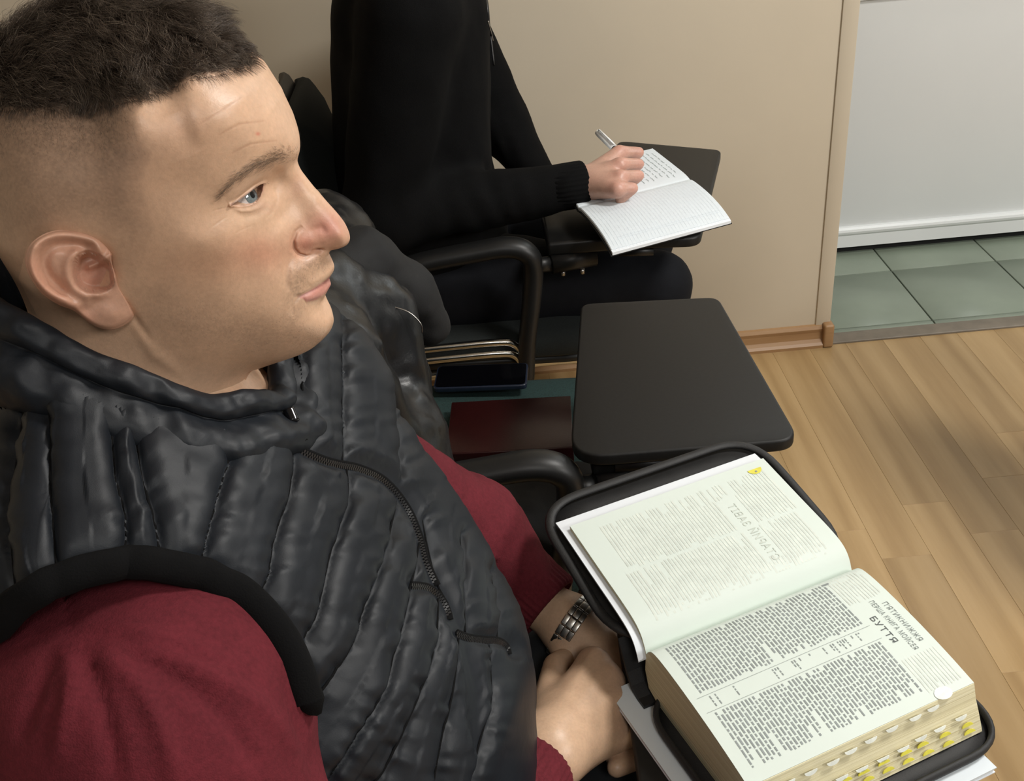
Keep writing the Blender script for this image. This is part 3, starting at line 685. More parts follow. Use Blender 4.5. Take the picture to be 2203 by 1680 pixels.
def nsheet(name, mat, vs, off0, off1, u0=-.020, u1=.212, sl=0.0):
    n = len(vs); V = []; F = []
    for u in (u0, u1):
        for off in (off0, off1): V += [tuple(NK(A(u), A(v_), zn(v_)+off)) for v_ in vs]
    for i in range(n-1): F += [(i, i+1, 2*n+i+1, 2*n+i), (n+i+1, n+i, 3*n+i, 3*n+i+1), (i+1, i, n+i, n+i+1), (2*n+i, 2*n+i+1, 3*n+i+1, 3*n+i)]
    F += [(0, 2*n, 3*n, n), (n-1, 2*n-1, 4*n-1, 3*n-1)]
    return MB().add(V, [f[::-1] for f in F]).build(name, mat, nb, smooth=False)
vn = _nv[:, 0]; vneg = np.r_[vn[vn < -.0005], -.0004]; vpos = np.r_[.0004, vn[vn > .0005]]
nsheet('cover', MT['black_fabric'], vn[::2], -.0075, -.0060, -.023, .214)
nsheet('page_stack', MT['whitepage'], vneg, -.0058, -.0009); nsheet('page_stack', MT['whitepage'], vpos, -.0058, -.0009)
nsheet('page', MT['notepage'], vneg[2:], -.0007, 0., -.019, .211); nsheet('page', MT['notepage'], vpos, -.0007, 0., -.019, .211)
r = random.Random(9); V = []; F = []
for i in range(9):
    u = .198-.0105*i; v_ = .165-r.random()*.01
    while v_ > .02+r.random()*.03:
        l = r.uniform(.006, .020); b = len(V); k = max(2, int(l/.0025))
        for q in range(k+1):
            t = v_-l*q/k; du = r.uniform(-.0011, .0011)
            V += [tuple(NK(A(u+du), A(t), zn(t)+.0004)), tuple(NK(A(u+du+.0016), A(t), zn(t)+.0004))]
        F += [(b+2*q, b+2*q+1, b+2*q+3, b+2*q+2) for q in range(k)]; v_ -= l+r.uniform(.003, .009)
o = MB().add(V, F).build('handwriting', MT['pen_ink'], nb, smooth=False); o['kind'] = 'stuff'
V = []; F = []
for i in range(33):
    u = -.012+.0067*i; b = len(V)
    for t in np.linspace(-.174, -.01, 12): V += [tuple(NK(A(u), A(t), zn(t)+.0003)), tuple(NK(A(u+.00035), A(t), zn(t)+.0003))]
    F += [(b+2*q, b+2*q+1, b+2*q+3, b+2*q+2) for q in range(11)]
V2 = []; 
for t in (-.145, -.150):
    b = len(V); V += [tuple(NK(A(u), A(t+d), zn(t+d)+.0003)) for u, d in ((.0, 0), (.211, 0), (.211, .0006), (.0, .0006))]; F.append((b, b+1, b+2, b+3))
o = MB().add(V, F).build('ruled_lines', simple('pale_blue_ruling', (.66, .73, .78), .8, bstr=0), nb, smooth=False); o['kind'] = 'stuff'
# ---------------------------------------------------------------- the man in the vest: head and neck
YM = .65
man = empty('person', (-.16, YM, .49)); setp(man, 'man in a black quilted vest over a maroon jumper seated in profile', 'person')
def hp(x, y, h=0.0):
    p = aty(A(float(x)), A(float(y)), A(YM-h)); return (p[0], p[2])
PROF_PX = [(548, 138), (571, 162), (598, 200), (619, 238), (635, 272), (644, 298), (645, 322), (640, 346), (647, 366), (661, 385), (681, 410), (710, 443), (733, 469), (747, 490), (753, 511), (747, 526), (730, 534), (714, 537), (708, 546), (713, 557), (719, 571), (717, 584), (708, 600), (712, 611), (704, 627), (698, 641), (705, 657), (716, 676), (717, 696), (705, 719), (677, 743), (643, 758), (600, 772), (560, 786), (533, 802)]
PROF = [hp(*p) for p in PROF_PX]
BACKP = [(-.192, 1.045), (-.198, 1.0), (-.215, .975), (-.26, .97), (-.305, .975), (-.325, 1.0), (-.324, 1.05), (-.314, 1.10), (-.306, 1.145), (-.308, 1.185), (-.315, 1.225), (-.312, 1.262), (-.296, 1.293), (-.268, 1.316), (-.235, 1.328), (-.202, 1.329), (-.170, 1.321), (-.146, 1.306)]
SIL = A(PROF+BACKP)
HC = A(hp(430, 450, .05))        # star centre
silc = smooth_path(SIL, 5, closed=True)
ang = np.arctan2(silc[:, 1]-HC[1], silc[:, 0]-HC[0]); rad = np.hypot(silc[:, 0]-HC[0], silc[:, 1]-HC[1])
o_ = np.argsort(ang); ang, rad = ang[o_], rad[o_]
CTL = [ # px, py, half width (m)
 (560, 190, .026), (590, 235, .024), (520, 215, .043), (450, 235, .0585), (400, 170, .0515), (560, 275, .040), (610, 290, .024), (490, 300, .056), (430, 330, .064), (350, 300, .0715),
 (612, 335, .023), (585, 342, .033), (548, 356, .0435), (505, 384, .0525), (478, 412, .0565), (430, 410, .0625), (380, 400, .068),
 (545, 418, .0375), (588, 398, .0185), (573, 395, .024), (503, 441, .0475), (612, 380, .0165), (625, 372, .0115),
 (650, 390, .0060), (640, 415, .0105), (622, 440, .0150), (603, 465, .0220), (680, 430, .0085), (665, 460, .0125), (650, 480, .0150), (710, 470, .0085), (695, 490, .0115), (735, 500, .0085), (720, 520, .0095), (700, 520, .0135),
 (672, 520, .0165), (650, 515, .0182), (640, 525, .0190), (668, 543, .0160), (648, 545, .0185), (690, 537, .0105),
 (618, 530, .0290), (600, 500, .0315), (575, 520, .0390), (560, 470, .0385), (530, 480, .0465), (480, 500, .0590), (430, 520, .0655), (380, 540, .0690), (320, 560, .0700), (260, 580, .0700), (235, 620, .0685),
 (540, 560, .0470), (600, 570, .0345), (470, 570, .0590), (400, 590, .0650), 
 (695, 556, .0105), (672, 565, .0190), (645, 580, .0270), (643, 636, .0285), (660, 605, .0235), (700, 585, .0110), (695, 612, .0135), (672, 628, .0215), (680, 655, .0185), (655, 650, .0265),
 (705, 690, .0105), (690, 680, .0175), (670, 690, .0245), (640, 700, .0320), (660, 730, .0225), (620, 750, .0270), (610, 660, .0370),
 (560, 630, .0455), (480, 630, .0565), (400, 650, .0615), (330, 660, .0625), (560, 700, .0430), (480, 700, .0530), (400, 700, .0585), (310, 720, .0570), (560, 745, .0360), (480, 750, .0455), (400, 765, .0510),
 (520, 785, .0290), (450, 810, .0380), (360, 800, .0500), (280, 770, .0560), (200, 720, .0570), (140, 680, .0560), (60, 620, .0540),
 (200, 440, .0755), (250, 360, .0755), (150, 400, .0765), (80, 480, .0735), (100, 570, .0660), (50, 380, .0700), (20, 540, .0600), (300, 240, .0690), (330, 450, .0730)]
X = [hp(*c[:2], c[2]) for c in CTL]; Yv = [c[2]**2 for c in CTL]
for x_, z_, h_ in ((-.21, 1.305, .040), (-.24, 1.29, .050), (-.21, 1.28, .060), (-.285, 1.235, .050), (-.27, 1.28, .045), (-.285, 1.18, .047), (-.265, 1.14, .056), (-.17, 1.295, .044), (-.25, 1.06, .061), (-.215, 1.04, .043), (-.295, 1.06, .046), (-.25, 1.0, .066), (-.29, 1.12, .045), (-.22, 1.08, .052)):
    X.append((x_, z_)); Yv.append(h_**2)
Xb = silc[::2]
allX = (np.r_[A(X), Xb]-HC)*10; allY = np.r_[A(Yv)*1e3, np.zeros(len(Xb))]
h2 = tps(allX, allY, np.r_[np.full(len(X), 4e-3), np.full(len(Xb), 1e-4)])
NA_, NR_ = 840, 230
th = np.linspace(-np.pi, np.pi, NA_, endpoint=False); R_ = np.interp(th, np.r_[ang[-1]-2*np.pi, ang, ang[0]+2*np.pi], np.r_[rad[-1], rad, rad[0]])
s_ = np.sin(np.linspace(0.0, np.pi/2, NR_))[1:]*.55+np.linspace(0, 1, NR_)[1:]*.45
kr = np.exp(-(np.arange(-90, 91)/24.)**2); kr /= kr.sum(); Rs_ = np.convolve(np.r_[R_[-90:], R_, R_[:90]], kr, 'valid')
RR = s_[None]*(Rs_[:, None]+(R_-Rs_)[:, None]*s_[None]**6)
QX = HC[0]+np.cos(th)[:, None]*RR; QZ = HC[1]+np.sin(th)[:, None]*RR
Q = np.stack([QX, QZ], -1).reshape(-1, 2)
Hh = np.sqrt(np.maximum(h2((Q-HC)*10), 1e-9)*1e-3).reshape(NA_, NR_-1)
# keep a rounded ridge along the midline, then close the rim
dl_ = (1-s_)[None]*R_[:, None]; Hh = np.maximum(Hh, np.minimum(np.sqrt(.008*dl_), .0058))
rimw = np.clip((1-s_)/.035, 0, 1); edge = np.sqrt(1-(1-rimw)**2); Hh = Hh*edge[None, :]
Hh[:, -1] = 0
Hc0 = float(np.sqrt(h2(np.zeros((1, 2)))[0]*1e-3))
def head_pts(H): return np.stack([QX, YM-H, QZ], -1)
P0 = head_pts(Hh); PX = proj(P0.reshape(-1, 3)); HF = Hh.ravel().copy()
def gline(poly, amp, wpx, taper=True):
    """raise (+) or cut (-) the face along a line, amp in m, width in px"""
    d, a, s = polydist(PX, poly); L = np.hypot(*np.diff(A(poly, float), axis=0).T).sum()
    t = np.clip(a/L, 0, 1); e = np.clip(4*t*(1-t), 0, 1)**.75 if taper else 1
    return amp*np.exp(-(d/wpx)**2)*e
def gblob(c, amp, rx, ry=None, rot=0.0):
    ry = ry or rx; d = PX-A(c, float); r_ = math.radians(rot); dx = d[:, 0]*math.cos(r_)+d[:, 1]*math.sin(r_); dy = -d[:, 0]*math.sin(r_)+d[:, 1]*math.cos(r_)
    return amp*np.exp(-(dx/rx)**2-(dy/ry)**2)
LID_U = [(497, 440), (506, 435), (517, 428), (528, 420), (540, 411), (551, 402), (560, 396), (567, 393)]
LID_L = [(497, 440), (506, 442), (516, 443), (530, 442), (542, 439), (552, 433), (559, 424), (564, 411), (567, 396)]
EYEPOLY = LID_U+LID_L[::-1][1:-1]
ft = np.zeros(len(PX))
# brow, socket, lids
ft += gline([(478, 418), (505, 386), (548, 358), (590, 338), (622, 330)], .0016, 16)
ft += gblob((598, 378), -.0030, 20, 14, -35) + gblob((590, 410), -.0016, 12, 18)
ft += gline([(490, 436), (510, 416), (535, 394), (560, 380), (585, 372)], .0014, 9) + gline([(500, 436), (520, 420), (545, 400), (575, 384)], -.0013, 3.2)
ft += gline([(500, 447), (520, 452), (540, 451), (560, 444), (574, 428)], .0013, 5.5) + gline([(505, 463), (530, 468), (555, 462), (580, 445)], -.0008, 7)
ft += gline([(590, 405), (596, 430), (588, 455), (570, 472)], -.0006, 4)
# nose: ala, groove, nostril
ft += gblob((655, 522), .0024, 24, 18, -10) + gline([(650, 486), (636, 500), (630, 518), (632, 536), (642, 549), (658, 554), (675, 550), (688, 542)], -.0034, 5.0)
ft += gline([(665, 500), (690, 490), (705, 505)], -.0008, 8) + gblob((735, 505), .0012, 18, 18)
ft += gblob((683, 541), -.0045, 12, 5, -8)
# nasolabial and marionette lines, cheek
ft += gline([(628, 545), (618, 575), (616, 605), (622, 628)], -.0014, 8) + gline([(640, 640), (630, 655), (626, 680)], -.0010, 5)
ft += gblob((590, 590), .0010, 40, 40) + gblob((430, 520), .0012, 50, 30, 15)
# mouth
ft += gline([(641, 639), (660, 630), (685, 617), (709, 601)], -.0012, 4.0, False) + gline([(655, 645), (680, 634), (703, 617)], .0022, 9)
ft += gline([(665, 612), (690, 597), (712, 585)], .0013, 8) + gline([(660, 662), (680, 652), (694, 640)], -.0012, 11)
ft += gblob((637, 641), -.0007, 8, 8)
# forehead lines
for l in ([(429, 267), (470, 243), (519, 210)], [(471, 290), (514, 267), (567, 260)], [(500, 329), (538, 310), (595, 302)], [(540, 235), (580, 228)]): ft += gline(l, -.00020, 2.6)+gline([(a, b-7) for a, b in l], .0002, 6)
# crow's feet, vein
for l in ([(440, 500), (470, 478), (490, 465)], [(455, 455), (480, 448), (497, 446)], [(500, 505), (530, 490), (552, 482)]): ft += gline(l, -.00018, 2.4)
ft += gline([(375, 245), (395, 285), (420, 330)], -.0010, 22) + gline([(405, 220), (425, 270), (432, 310)], .0004, 14)
# jaw muscle, neck cord
ft += gline([(290, 690), (330, 760), (400, 810)], .0012, 14) + gline([(260, 640), (300, 700), (330, 740)], -.0012, 8)
ft += gblob((197, 585), -.0150, 36, 42)
# eye opening: sink the skin behind the eyeball
ins = inpoly(PX, EYEPOLY); du, _, _ = polydist(PX, LID_U); dl, _, _ = polydist(PX, LID_L); de = np.minimum(du, dl)
sink = np.where(ins, np.clip(de/2.0, 0, 1), 0)*.0085*np.clip((566-PX[:, 0])/11, .0, 1)
ft += np.where(ins, 0, np.exp(-(du/4.5)**2)*.0016+np.exp(-(dl/4)**2)*.0008)
fade_edge = np.clip(HF/.006, 0, 1)
H1 = np.maximum(HF+ft*fade_edge-sink, 0); H1 = H1.reshape(NA_, NR_-1); H1[:, -1] = 0
PN = head_pts(H1).reshape(-1, 3); PXN = PX
nV = len(PN); ctr_i = nV
near = np.r_[PN, [[HC[0], YM-Hc0, HC[1]]]]
jr = np.arange(NR_-2); F = []
ii = np.arange(NA_)[:, None]; i2 = (ii+1) % NA_; m_ = NR_-1
Fn = np.stack([ii*m_+jr, i2*m_+jr, i2*m_+jr+1, ii*m_+jr+1], -1).reshape(-1, 4)
Fc = np.stack([np.full(NA_, ctr_i), i2[:, 0]*m_, ii[:, 0]*m_, ii[:, 0]*m_], -1)
# far side: same rim, coarser rings
rsel = np.r_[np.arange(2, NR_-2, 4), NR_-2]; far_off = len(near)
Hfar = np.where(ins, HF, H1.ravel()).reshape(NA_, m_)[:, rsel[:-1]]; PF = np.stack([QX[:, rsel[:-1]], YM+Hfar, QZ[:, rsel[:-1]]], -1).reshape(-1, 3)
k_ = len(rsel)-1
def fidx(i, j): return np.where(j < k_, far_off+i*k_+np.minimum(j, k_-1), i*m_+(NR_-2))
jj = np.arange(k_); Ff = np.stack([fidx(ii, jj), fidx(ii, jj+1), fidx(i2, jj+1), fidx(i2, jj)], -1).reshape(-1, 4)
fc = far_off+len(PF); Ffc = np.stack([np.full(NA_, fc), fidx(ii[:, 0], 0*ii[:, 0]), fidx(i2[:, 0], 0*ii[:, 0])], -1)
HV = np.r_[near, PF, [[HC[0], YM+Hc0, HC[1]]]]
HF4 = np.r_[Fn, Ff]; HF3 = np.r_[Fc[:, :3], Ffc]
# ---- skin colour by region (skin, stubble, clipped hair; crease shade painted at mouth, forehead)
SKC = A([.615, .395, .262])
def skin_color(P, Pside):
    """P: 3-D points, Pside: picture-plane points of the near-side twin"""
    x = proj(Pside); C = np.tile(SKC, (len(P), 1))
    def g(c, r, ry=None):
        ry = ry or r; return np.exp(-((x[:, 0]-c[0])/r)**2-((x[:, 1]-c[1])/ry)**2)[:, None]
    def mixc(w_, col): 
        nonlocal C; w_ = np.clip(w_, 0, 1); C = C*(1-w_)+A(col)*w_
    pore = fbm(P, 130, 3)[:, None]; pf = noise3(P, 900)[:, None]
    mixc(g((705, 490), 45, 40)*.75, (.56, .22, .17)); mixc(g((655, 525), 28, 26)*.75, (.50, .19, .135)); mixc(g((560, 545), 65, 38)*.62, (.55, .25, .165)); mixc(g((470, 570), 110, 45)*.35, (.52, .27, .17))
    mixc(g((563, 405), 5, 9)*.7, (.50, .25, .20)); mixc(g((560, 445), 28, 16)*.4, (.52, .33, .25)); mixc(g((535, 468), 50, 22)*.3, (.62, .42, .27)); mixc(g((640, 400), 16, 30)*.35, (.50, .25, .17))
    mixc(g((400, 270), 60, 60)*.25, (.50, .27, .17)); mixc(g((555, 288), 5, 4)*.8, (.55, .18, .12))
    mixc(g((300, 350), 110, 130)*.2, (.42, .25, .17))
    # stubble: moustache, chin, jaw
    st = g((680, 568), 30, 22)+g((640, 610), 22, 34)*.9+g((630, 670), 22, 40)*.6+g((680, 735), 45, 22)*.5+g((560, 720), 90, 40)*.5+g((420, 690), 110, 50)*.45+g((330, 640), 60, 60)*.35
    mixc(np.clip(st, 0, 1)*(.32+.28*np.clip(pf, -1, 1)), (.22, .15, .105))
    # lips
    lp = inpoly(x, [(643, 639), (672, 622), (700, 603), (714, 590), (722, 584), (724, 600), (718, 616), (706, 632), (682, 646), (660, 649)])
    dd, _, _ = polydist(x, [(647, 642), (674, 634), (701, 616), (716, 598)]); w_ = np.clip((15-dd)/5, 0, 1)*lp; mixc(w_[:, None]*.8, (.55, .23, .20))
    dd, _, _ = polydist(x, [(641, 639), (660, 630), (685, 617), (709, 601)]); mixc((np.exp(-(dd/2.2)**2)*.7)[:, None], (.20, .07, .06))  # mouth line darkened, groove shade put into the colour
    # forehead lines: crease shade painted as a darker tint
    for l in ([(429, 267), (470, 243), (519, 210)], [(471, 290), (514, 267), (567, 260)], [(500, 329), (538, 310), (595, 302)]):
        dd, _, _ = polydist(x, l); mixc((np.exp(-(dd/2)**2)*.28)[:, None], (.36, .17, .10))
    # lid rims and lashes line
    dd, _, _ = polydist(x, LID_U); mixc((np.exp(-(dd/2.2)**2)*.75*np.clip((562-x[:, 0])/10, .1, 1))[:, None], (.16, .085, .06)); dd, _, _ = polydist(x, LID_L); mixc((np.exp(-(dd/2.2)**2)*.5)[:, None], (.42, .20, .15))
    # clipped sides of the hair
    hl = [(305, 205), (285, 250), (295, 300), (320, 330), (300, 390), (310, 440), (330, 490), (300, 560), (285, 600), (262, 560), (250, 515), (190, 490), (110, 500), (60, 520), (40, 600), (80, 680), (20, 640), (-300, 700), (-400, 0), (300, 100)]
    dd, _, _ = polydist(x, hl[:14]); ins_ = inpoly(x, hl); wf = np.where(ins_, np.clip(.35+dd/70, 0, 1), np.clip(.35-dd/26, 0, 1))
    wf = wf*np.clip(1-(x[:, 1]-200)/520, .35, 1.0)
    mixc((wf*.80)[:, None]*(.84+.20*np.clip(pf+.5*pore, -1, 1)), (.075, .052, .040))
    hl2 = [(548, 138), (500, 150), (430, 160), (380, 178), (320, 200), (285, 210), (200, 225), (100, 235), (-10, 232), (-400, 232), (-400, -400), (560, -300)]
    dd, _, _ = polydist(x, hl2[:10]); wf = np.where(inpoly(x, hl2), np.clip(.5+dd/12, 0, 1), np.clip(.5-dd/12, 0, 1)); mixc(wf[:, None]*.9, (.035, .025, .018))
    return np.clip(C*(1+.03*pore), 0, 1)
Ptw = HV.copy(); Ptw[:, 1] = YM-np.abs(HV[:, 1]-YM)
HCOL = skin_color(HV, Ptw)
# ---- near ear
c1 = lambda x, y: (x/2.1, y/2.1)
EOUT = [(390, 1052), (330, 1042), (250, 1043), (180, 1070), (130, 1120), (117, 1185), (140, 1255), (195, 1328), (265, 1374), (335, 1402), (395, 1450), (450, 1479), (505, 1487), (560, 1467), (600, 1432), (592, 1392), (566, 1345), (540, 1300), (524, 1250), (508, 1190), (497, 1130), (450, 1082)]
EOH = [.0785, .082, .0855, .089, .092, .0935, .0935, .092, .0895, .0865, .083, .080, .0775, .0735, .0690, .0680, .0685, .0690, .0695, .0705, .0725, .0755]
def ear3(px, h):
    px = A(px, float)/2.1; return aty(px[:, 0], px[:, 1], YM-A(h))
eo = ear3(EOUT, EOH); eoc = smooth_path(np.c_[A(EOUT, float), A(EOH)[:, None]*1e4], 7, closed=True)
ECEN = A([400, 1215.]); NE = 44
def ear_h(p):
    x, y = p[:, 0], p[:, 1]; h = .0685+np.clip((545-x)/425, -.1, 1.1)*.0205-.004*np.clip((1120-y)/90, 0, 1)
    def rl(poly, a, w_): d_, _, _ = polydist(p, smooth_path(A(poly, float), 4)); return a*np.exp(-(d_/w_)**2)
    def bl(c, a, rx, ry): return a*np.exp(-((x-c[0])/rx)**2-((y-c[1])/ry)**2)
    h = h+rl([(455, 1135), (420, 1090), (330, 1066), (245, 1066), (172, 1098), (142, 1160), (150, 1232), (200, 1302), (275, 1350), (345, 1380)], .0042, 24)
    h = h+rl([(400, 1118), (310, 1108), (232, 1122), (200, 1180), (222, 1248), (280, 1305)], -.0034, 26)
    h = h+rl([(345, 1140), (308, 1185), (305, 1245), (330, 1300), (385, 1338)], .0030, 24)
    con = [(352, 1160), (400, 1140), (455, 1165), (500, 1205), (508, 1250), (500, 1288), (462, 1312), (405, 1312), (358, 1285), (338, 1225)]
    d_, _, _ = polydist(p, smooth_path(A(con, float), 4, closed=True)); ic = inpoly(p, con)
    h = h-.0115*np.where(ic, np.clip(.35+d_/34, 0, 1), np.clip(.35-d_/34, 0, 1))
    h = h+rl([(500, 1150), (450, 1185), (405, 1205)], .0045, 16)+bl((512, 1252), .0050, 18, 32)+bl((440, 1335), .0030, 40, 18)+bl((500, 1420), .0028, 60, 45)+rl([(470, 1345), (400, 1400), (330, 1370)], -.0012, 20)
    return h
se = np.linspace(0, 1, NE)[1:]**.85
nO = len(eoc); EP = ECEN+(eoc[:, None, :2]-ECEN)*se[None, :, None]
EH = ear_h(EP.reshape(-1, 2)).reshape(nO, NE-1)
for q_ in range(1, 5): EH[:, -q_] -= [.0040, .0016, .0006, .0002][q_-1]
ef = ear3(EP.reshape(-1, 2), EH.ravel())
# back of the ear shell
sb = np.array([1.0, .93, .8, .6, .35]); EPb = ECEN+(eoc[:, None, :2]-ECEN)*np.array([1.012, .97, .86, .65, .38])[None, :, None]
EHb = EH[:, -2][:, None]-np.array([.0030, .0062, .0085, .0125, .02])[None, :]
eb = ear3(EPb.reshape(-1, 2), EHb.ravel())
ec = ear3([tuple(ECEN)], [ear_h(A([ECEN]))[0]])
e0 = len(HV); nf = NE-1
io = np.arange(nO)[:, None]; io2 = (io+1) % nO; jf = np.arange(nf-1)
Fe = [np.stack([e0+io*nf+jf, e0+io*nf+jf+1, e0+io2*nf+jf+1, e0+io2*nf+jf], -1).reshape(-1, 4)]
b0 = e0+nO*nf; nbk = 5
Fe.append(np.stack([e0+io[:, 0]*nf+nf-1, b0+io[:, 0]*nbk, b0+io2[:, 0]*nbk, e0+io2[:, 0]*nf+nf-1], -1))
jb = np.arange(nbk-1); Fe.append(np.stack([b0+io*nbk+jb, b0+io*nbk+jb+1, b0+io2*nbk+jb+1, b0+io2*nbk+jb], -1).reshape(-1, 4))
cI = b0+nO*nbk; F3e = np.stack([np.full(nO, cI), e0+io[:, 0]*nf, e0+io2[:, 0]*nf], -1)
EV = np.r_[ef, eb, ec]
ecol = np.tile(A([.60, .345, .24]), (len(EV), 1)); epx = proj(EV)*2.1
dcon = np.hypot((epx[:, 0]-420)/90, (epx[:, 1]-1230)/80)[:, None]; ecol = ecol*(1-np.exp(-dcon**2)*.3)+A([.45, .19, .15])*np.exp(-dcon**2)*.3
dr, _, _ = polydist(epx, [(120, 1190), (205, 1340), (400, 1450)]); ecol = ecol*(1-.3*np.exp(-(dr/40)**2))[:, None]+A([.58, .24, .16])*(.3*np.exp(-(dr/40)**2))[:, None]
# mirrored far ear
EVm = EV.copy(); EVm[:, 1] = 2*YM-EV[:, 1]; nE = len(EV)
E4 = np.concatenate(Fe)
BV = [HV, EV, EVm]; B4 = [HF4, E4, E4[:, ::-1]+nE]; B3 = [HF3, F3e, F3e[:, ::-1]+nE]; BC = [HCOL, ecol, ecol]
# ---------------------------------------------------------------- eyes, brows, hair
def sphere_cap(C, g, r, a0, a1, n=14, k=28, bulge=0.0):
    g = A(g)/np.linalg.norm(g); t = np.cross(g, [0, 0, 1.]); t /= np.linalg.norm(t); b = np.cross(g, t); V = []; F = []
    for i in range(n+1):
        a = a0+(a1-a0)*i/n; rr = r+bulge*max(0, math.cos(a)-math.cos(.5))
        for q in range(k):
            f = 2*math.pi*q/k; V.append(A(C)+rr*(math.cos(a)*g+math.sin(a)*(math.cos(f)*t+math.sin(f)*b)))
    for i in range(n): F += [(i*k+q, (i+1)*k+q, (i+1)*k+(q+1) % k, i*k+(q+1) % k) for q in range(k)]
    return V, F
ECN = aty(A(512.), A(429.), A(YM-.0300))
d = ray(A(543.), A(419.)); d /= np.linalg.norm(d); oc = EYE-ECN; bq = oc@d; disc_ = bq*bq-(oc@oc-.0120**2)
hit = EYE+d*(-bq-math.sqrt(max(disc_, 0))); GZ = (hit-ECN)/np.linalg.norm(hit-ECN)
for sgn in (1, -1):
    Cn = ECN.copy(); G = GZ.copy()
    if sgn < 0: Cn[1] = 2*YM-Cn[1]; G = A([.93, -.30, .0])
    V, F = sphere_cap(Cn, G, .0120, .46, math.pi, 16); eb_ = MB().add(V, F).build('eyeball', MT['eye_white'], man); eb_['label'] = 'blue-grey eye'
    V, F = sphere_cap(Cn, G, .0121, .17, .47, 5, bulge=.002); MB().add(V, F).build('iris', MT['iris'], eb_)
    V, F = sphere_cap(Cn, G, .0121, .0, .175, 3, bulge=.002); MB().add(V, F).build('pupil', MT['pupil'], eb_)
# roots on the scalp
hv4 = HV[HF4]; fc_ = hv4.mean(1); fnm = np.cross(hv4[:, 2]-hv4[:, 0], hv4[:, 3]-hv4[:, 1]); far_ = np.linalg.norm(fnm, axis=1)*.5; fnm /= (far_*2)[:, None]+1e-12
flip = ((fc_-A([HC[0]-.06, YM, HC[1]]))*fnm).sum(1) < 0; fnm[flip] *= -1
tw = fc_.copy(); tw[:, 1] = YM-np.abs(fc_[:, 1]-YM); tpx = proj(tw)
HL2 = [(552, 136), (525, 150), (500, 152), (470, 160), (430, 165), (395, 178), (360, 190), (320, 205), (285, 218), (200, 232), (100, 238), (-10, 236), (-600, 260), (-600, -500), (600, -400)]
dhl, _, _ = polydist(tpx, HL2[:13]); inh = inpoly(tpx, HL2); cra = fc_[:, 2] > 1.0
HL1 = [(305, 205), (285, 250), (295, 300), (320, 330), (300, 390), (310, 440), (330, 490), (305, 560), (285, 600), (262, 560), (250, 515), (190, 485), (110, 495), (60, 520), (40, 600), (80, 680), (20, 640), (-400, 700), (-400, 0), (300, 100)]
inh1 = inpoly(tpx, HL1); dhl1, _, _ = polydist(tpx, HL1[:14])
def sample(wgt, n, rng):
    p = far_*wgt; idx = rng.choice(len(p), n, p=p/p.sum()); q = hv4[idx]; a, b = rng.random(n), rng.random(n)
    P = (q[:, 0]*(1-a)[:, None]+q[:, 1]*a[:, None])*(1-b)[:, None]+(q[:, 3]*(1-a)[:, None]+q[:, 2]*a[:, None])*b[:, None]
    return idx, P
def strands(name, roots, D, N, L, r, col, seg, parent, rng, curl=.0, bend=.5, wav=0.0, clump=0, clump_k=.7):
    """tapered three-sided strands; D comb direction (tangent), N root normal"""
    n = len(roots); t = np.linspace(0, 1, seg+1)
    U = np.cross(D, N); U /= np.linalg.norm(U, axis=1)[:, None]+1e-9
    ph = rng.random(n)*6.28
    P = roots[:, None]-N[:, None]*.0006+L[:, None, None]*(N[:, None]*(bend[:, None]*(t-.55*t*t))[..., None]+D[:, None]*((1-bend*.45)[:, None]*t**1.15)[..., None]+U[:, None]*(wav*np.sin(t[None]*5+ph[:, None])*t[None])[..., None])
    if clump:
        ci = rng.choice(n, clump, replace=False); near_ = np.zeros(n, int)
        for a in range(0, n, 4000): near_[a:a+4000] = np.argmin(((roots[a:a+4000, None]-roots[ci][None])**2).sum(-1), 1)
        P = P+(P[ci][near_]-P)*(clump_k*t**1.3)[None, :, None]
    T = np.gradient(P, axis=1); T /= np.linalg.norm(T, axis=2)[..., None]+1e-9
    X1 = np.cross(T, U[:, None]); X1 /= np.linalg.norm(X1, axis=2)[..., None]+1e-9; X2 = np.cross(T, X1)
    rr = (r*(1-.75*t))[None, :, None]; V = []
    for k in range(3):
        a = 2*np.pi*k/3; V.append(P+rr*(math.cos(a)*X1+math.sin(a)*X2))
    V = np.stack(V, 2).reshape(-1, 3); m = (seg+1)*3
    base = (np.arange(n)*m)[:, None, None]; s = np.arange(seg)[None, :, None]*3; k = np.arange(3)[None, None, :]; k2 = (k+1) % 3
    F = np.stack([base+s+k, base+s+k2, base+s+3+k2, base+s+3+k], -1).reshape(-1, 4)
    me = npmesh(name, V, F); vcol(me, np.repeat(col, m, 0)); return link(name, me, MT['hair'], parent)
rg = np.random.default_rng(11)
wgt = inh*cra*np.clip(.15+dhl/18, 0, 1)*np.where(fc_[:, 1] < YM+.03, 1, .35)
idx, R0 = sample(wgt, 26000, rg); Nn = fnm[idx]; top = np.clip((Nn[:, 2]-.35)/.5, 0, 1)
side = np.sign(R0[:, 1]-YM)
cl = np.stack([fbm(R0+q*3.1, 75, 2) for q in range(3)], -1); cl2 = np.stack([noise3(R0+q*5.7, 28) for q in range(3)], -1)
D = (1-top)[:, None]*A([.30, 0, -1.0])+top[:, None]*np.stack([.75+0*side, side*.55, -.15+0*side], -1)
front = np.clip((tpx[idx, 0]-380)/120, 0, 1)[:, None]; D = D*(1-front)+front*np.stack([.8+0*side, side*.35, -.5+0*side], -1)
D = D+cl*.5+cl2*.75+rg.normal(0, .16, (len(idx), 3)); D -= Nn*(D*Nn).sum(1)[:, None]; D /= np.linalg.norm(D, axis=1)[:, None]
L = np.clip(.010+dhl[idx]*.00019, .010, .036)*rg.uniform(.55, 1.3, len(idx))*np.where(rg.random(len(idx)) < .06, 1.25, 1); L = np.where(front[:, 0] > .5, L*.8, L)
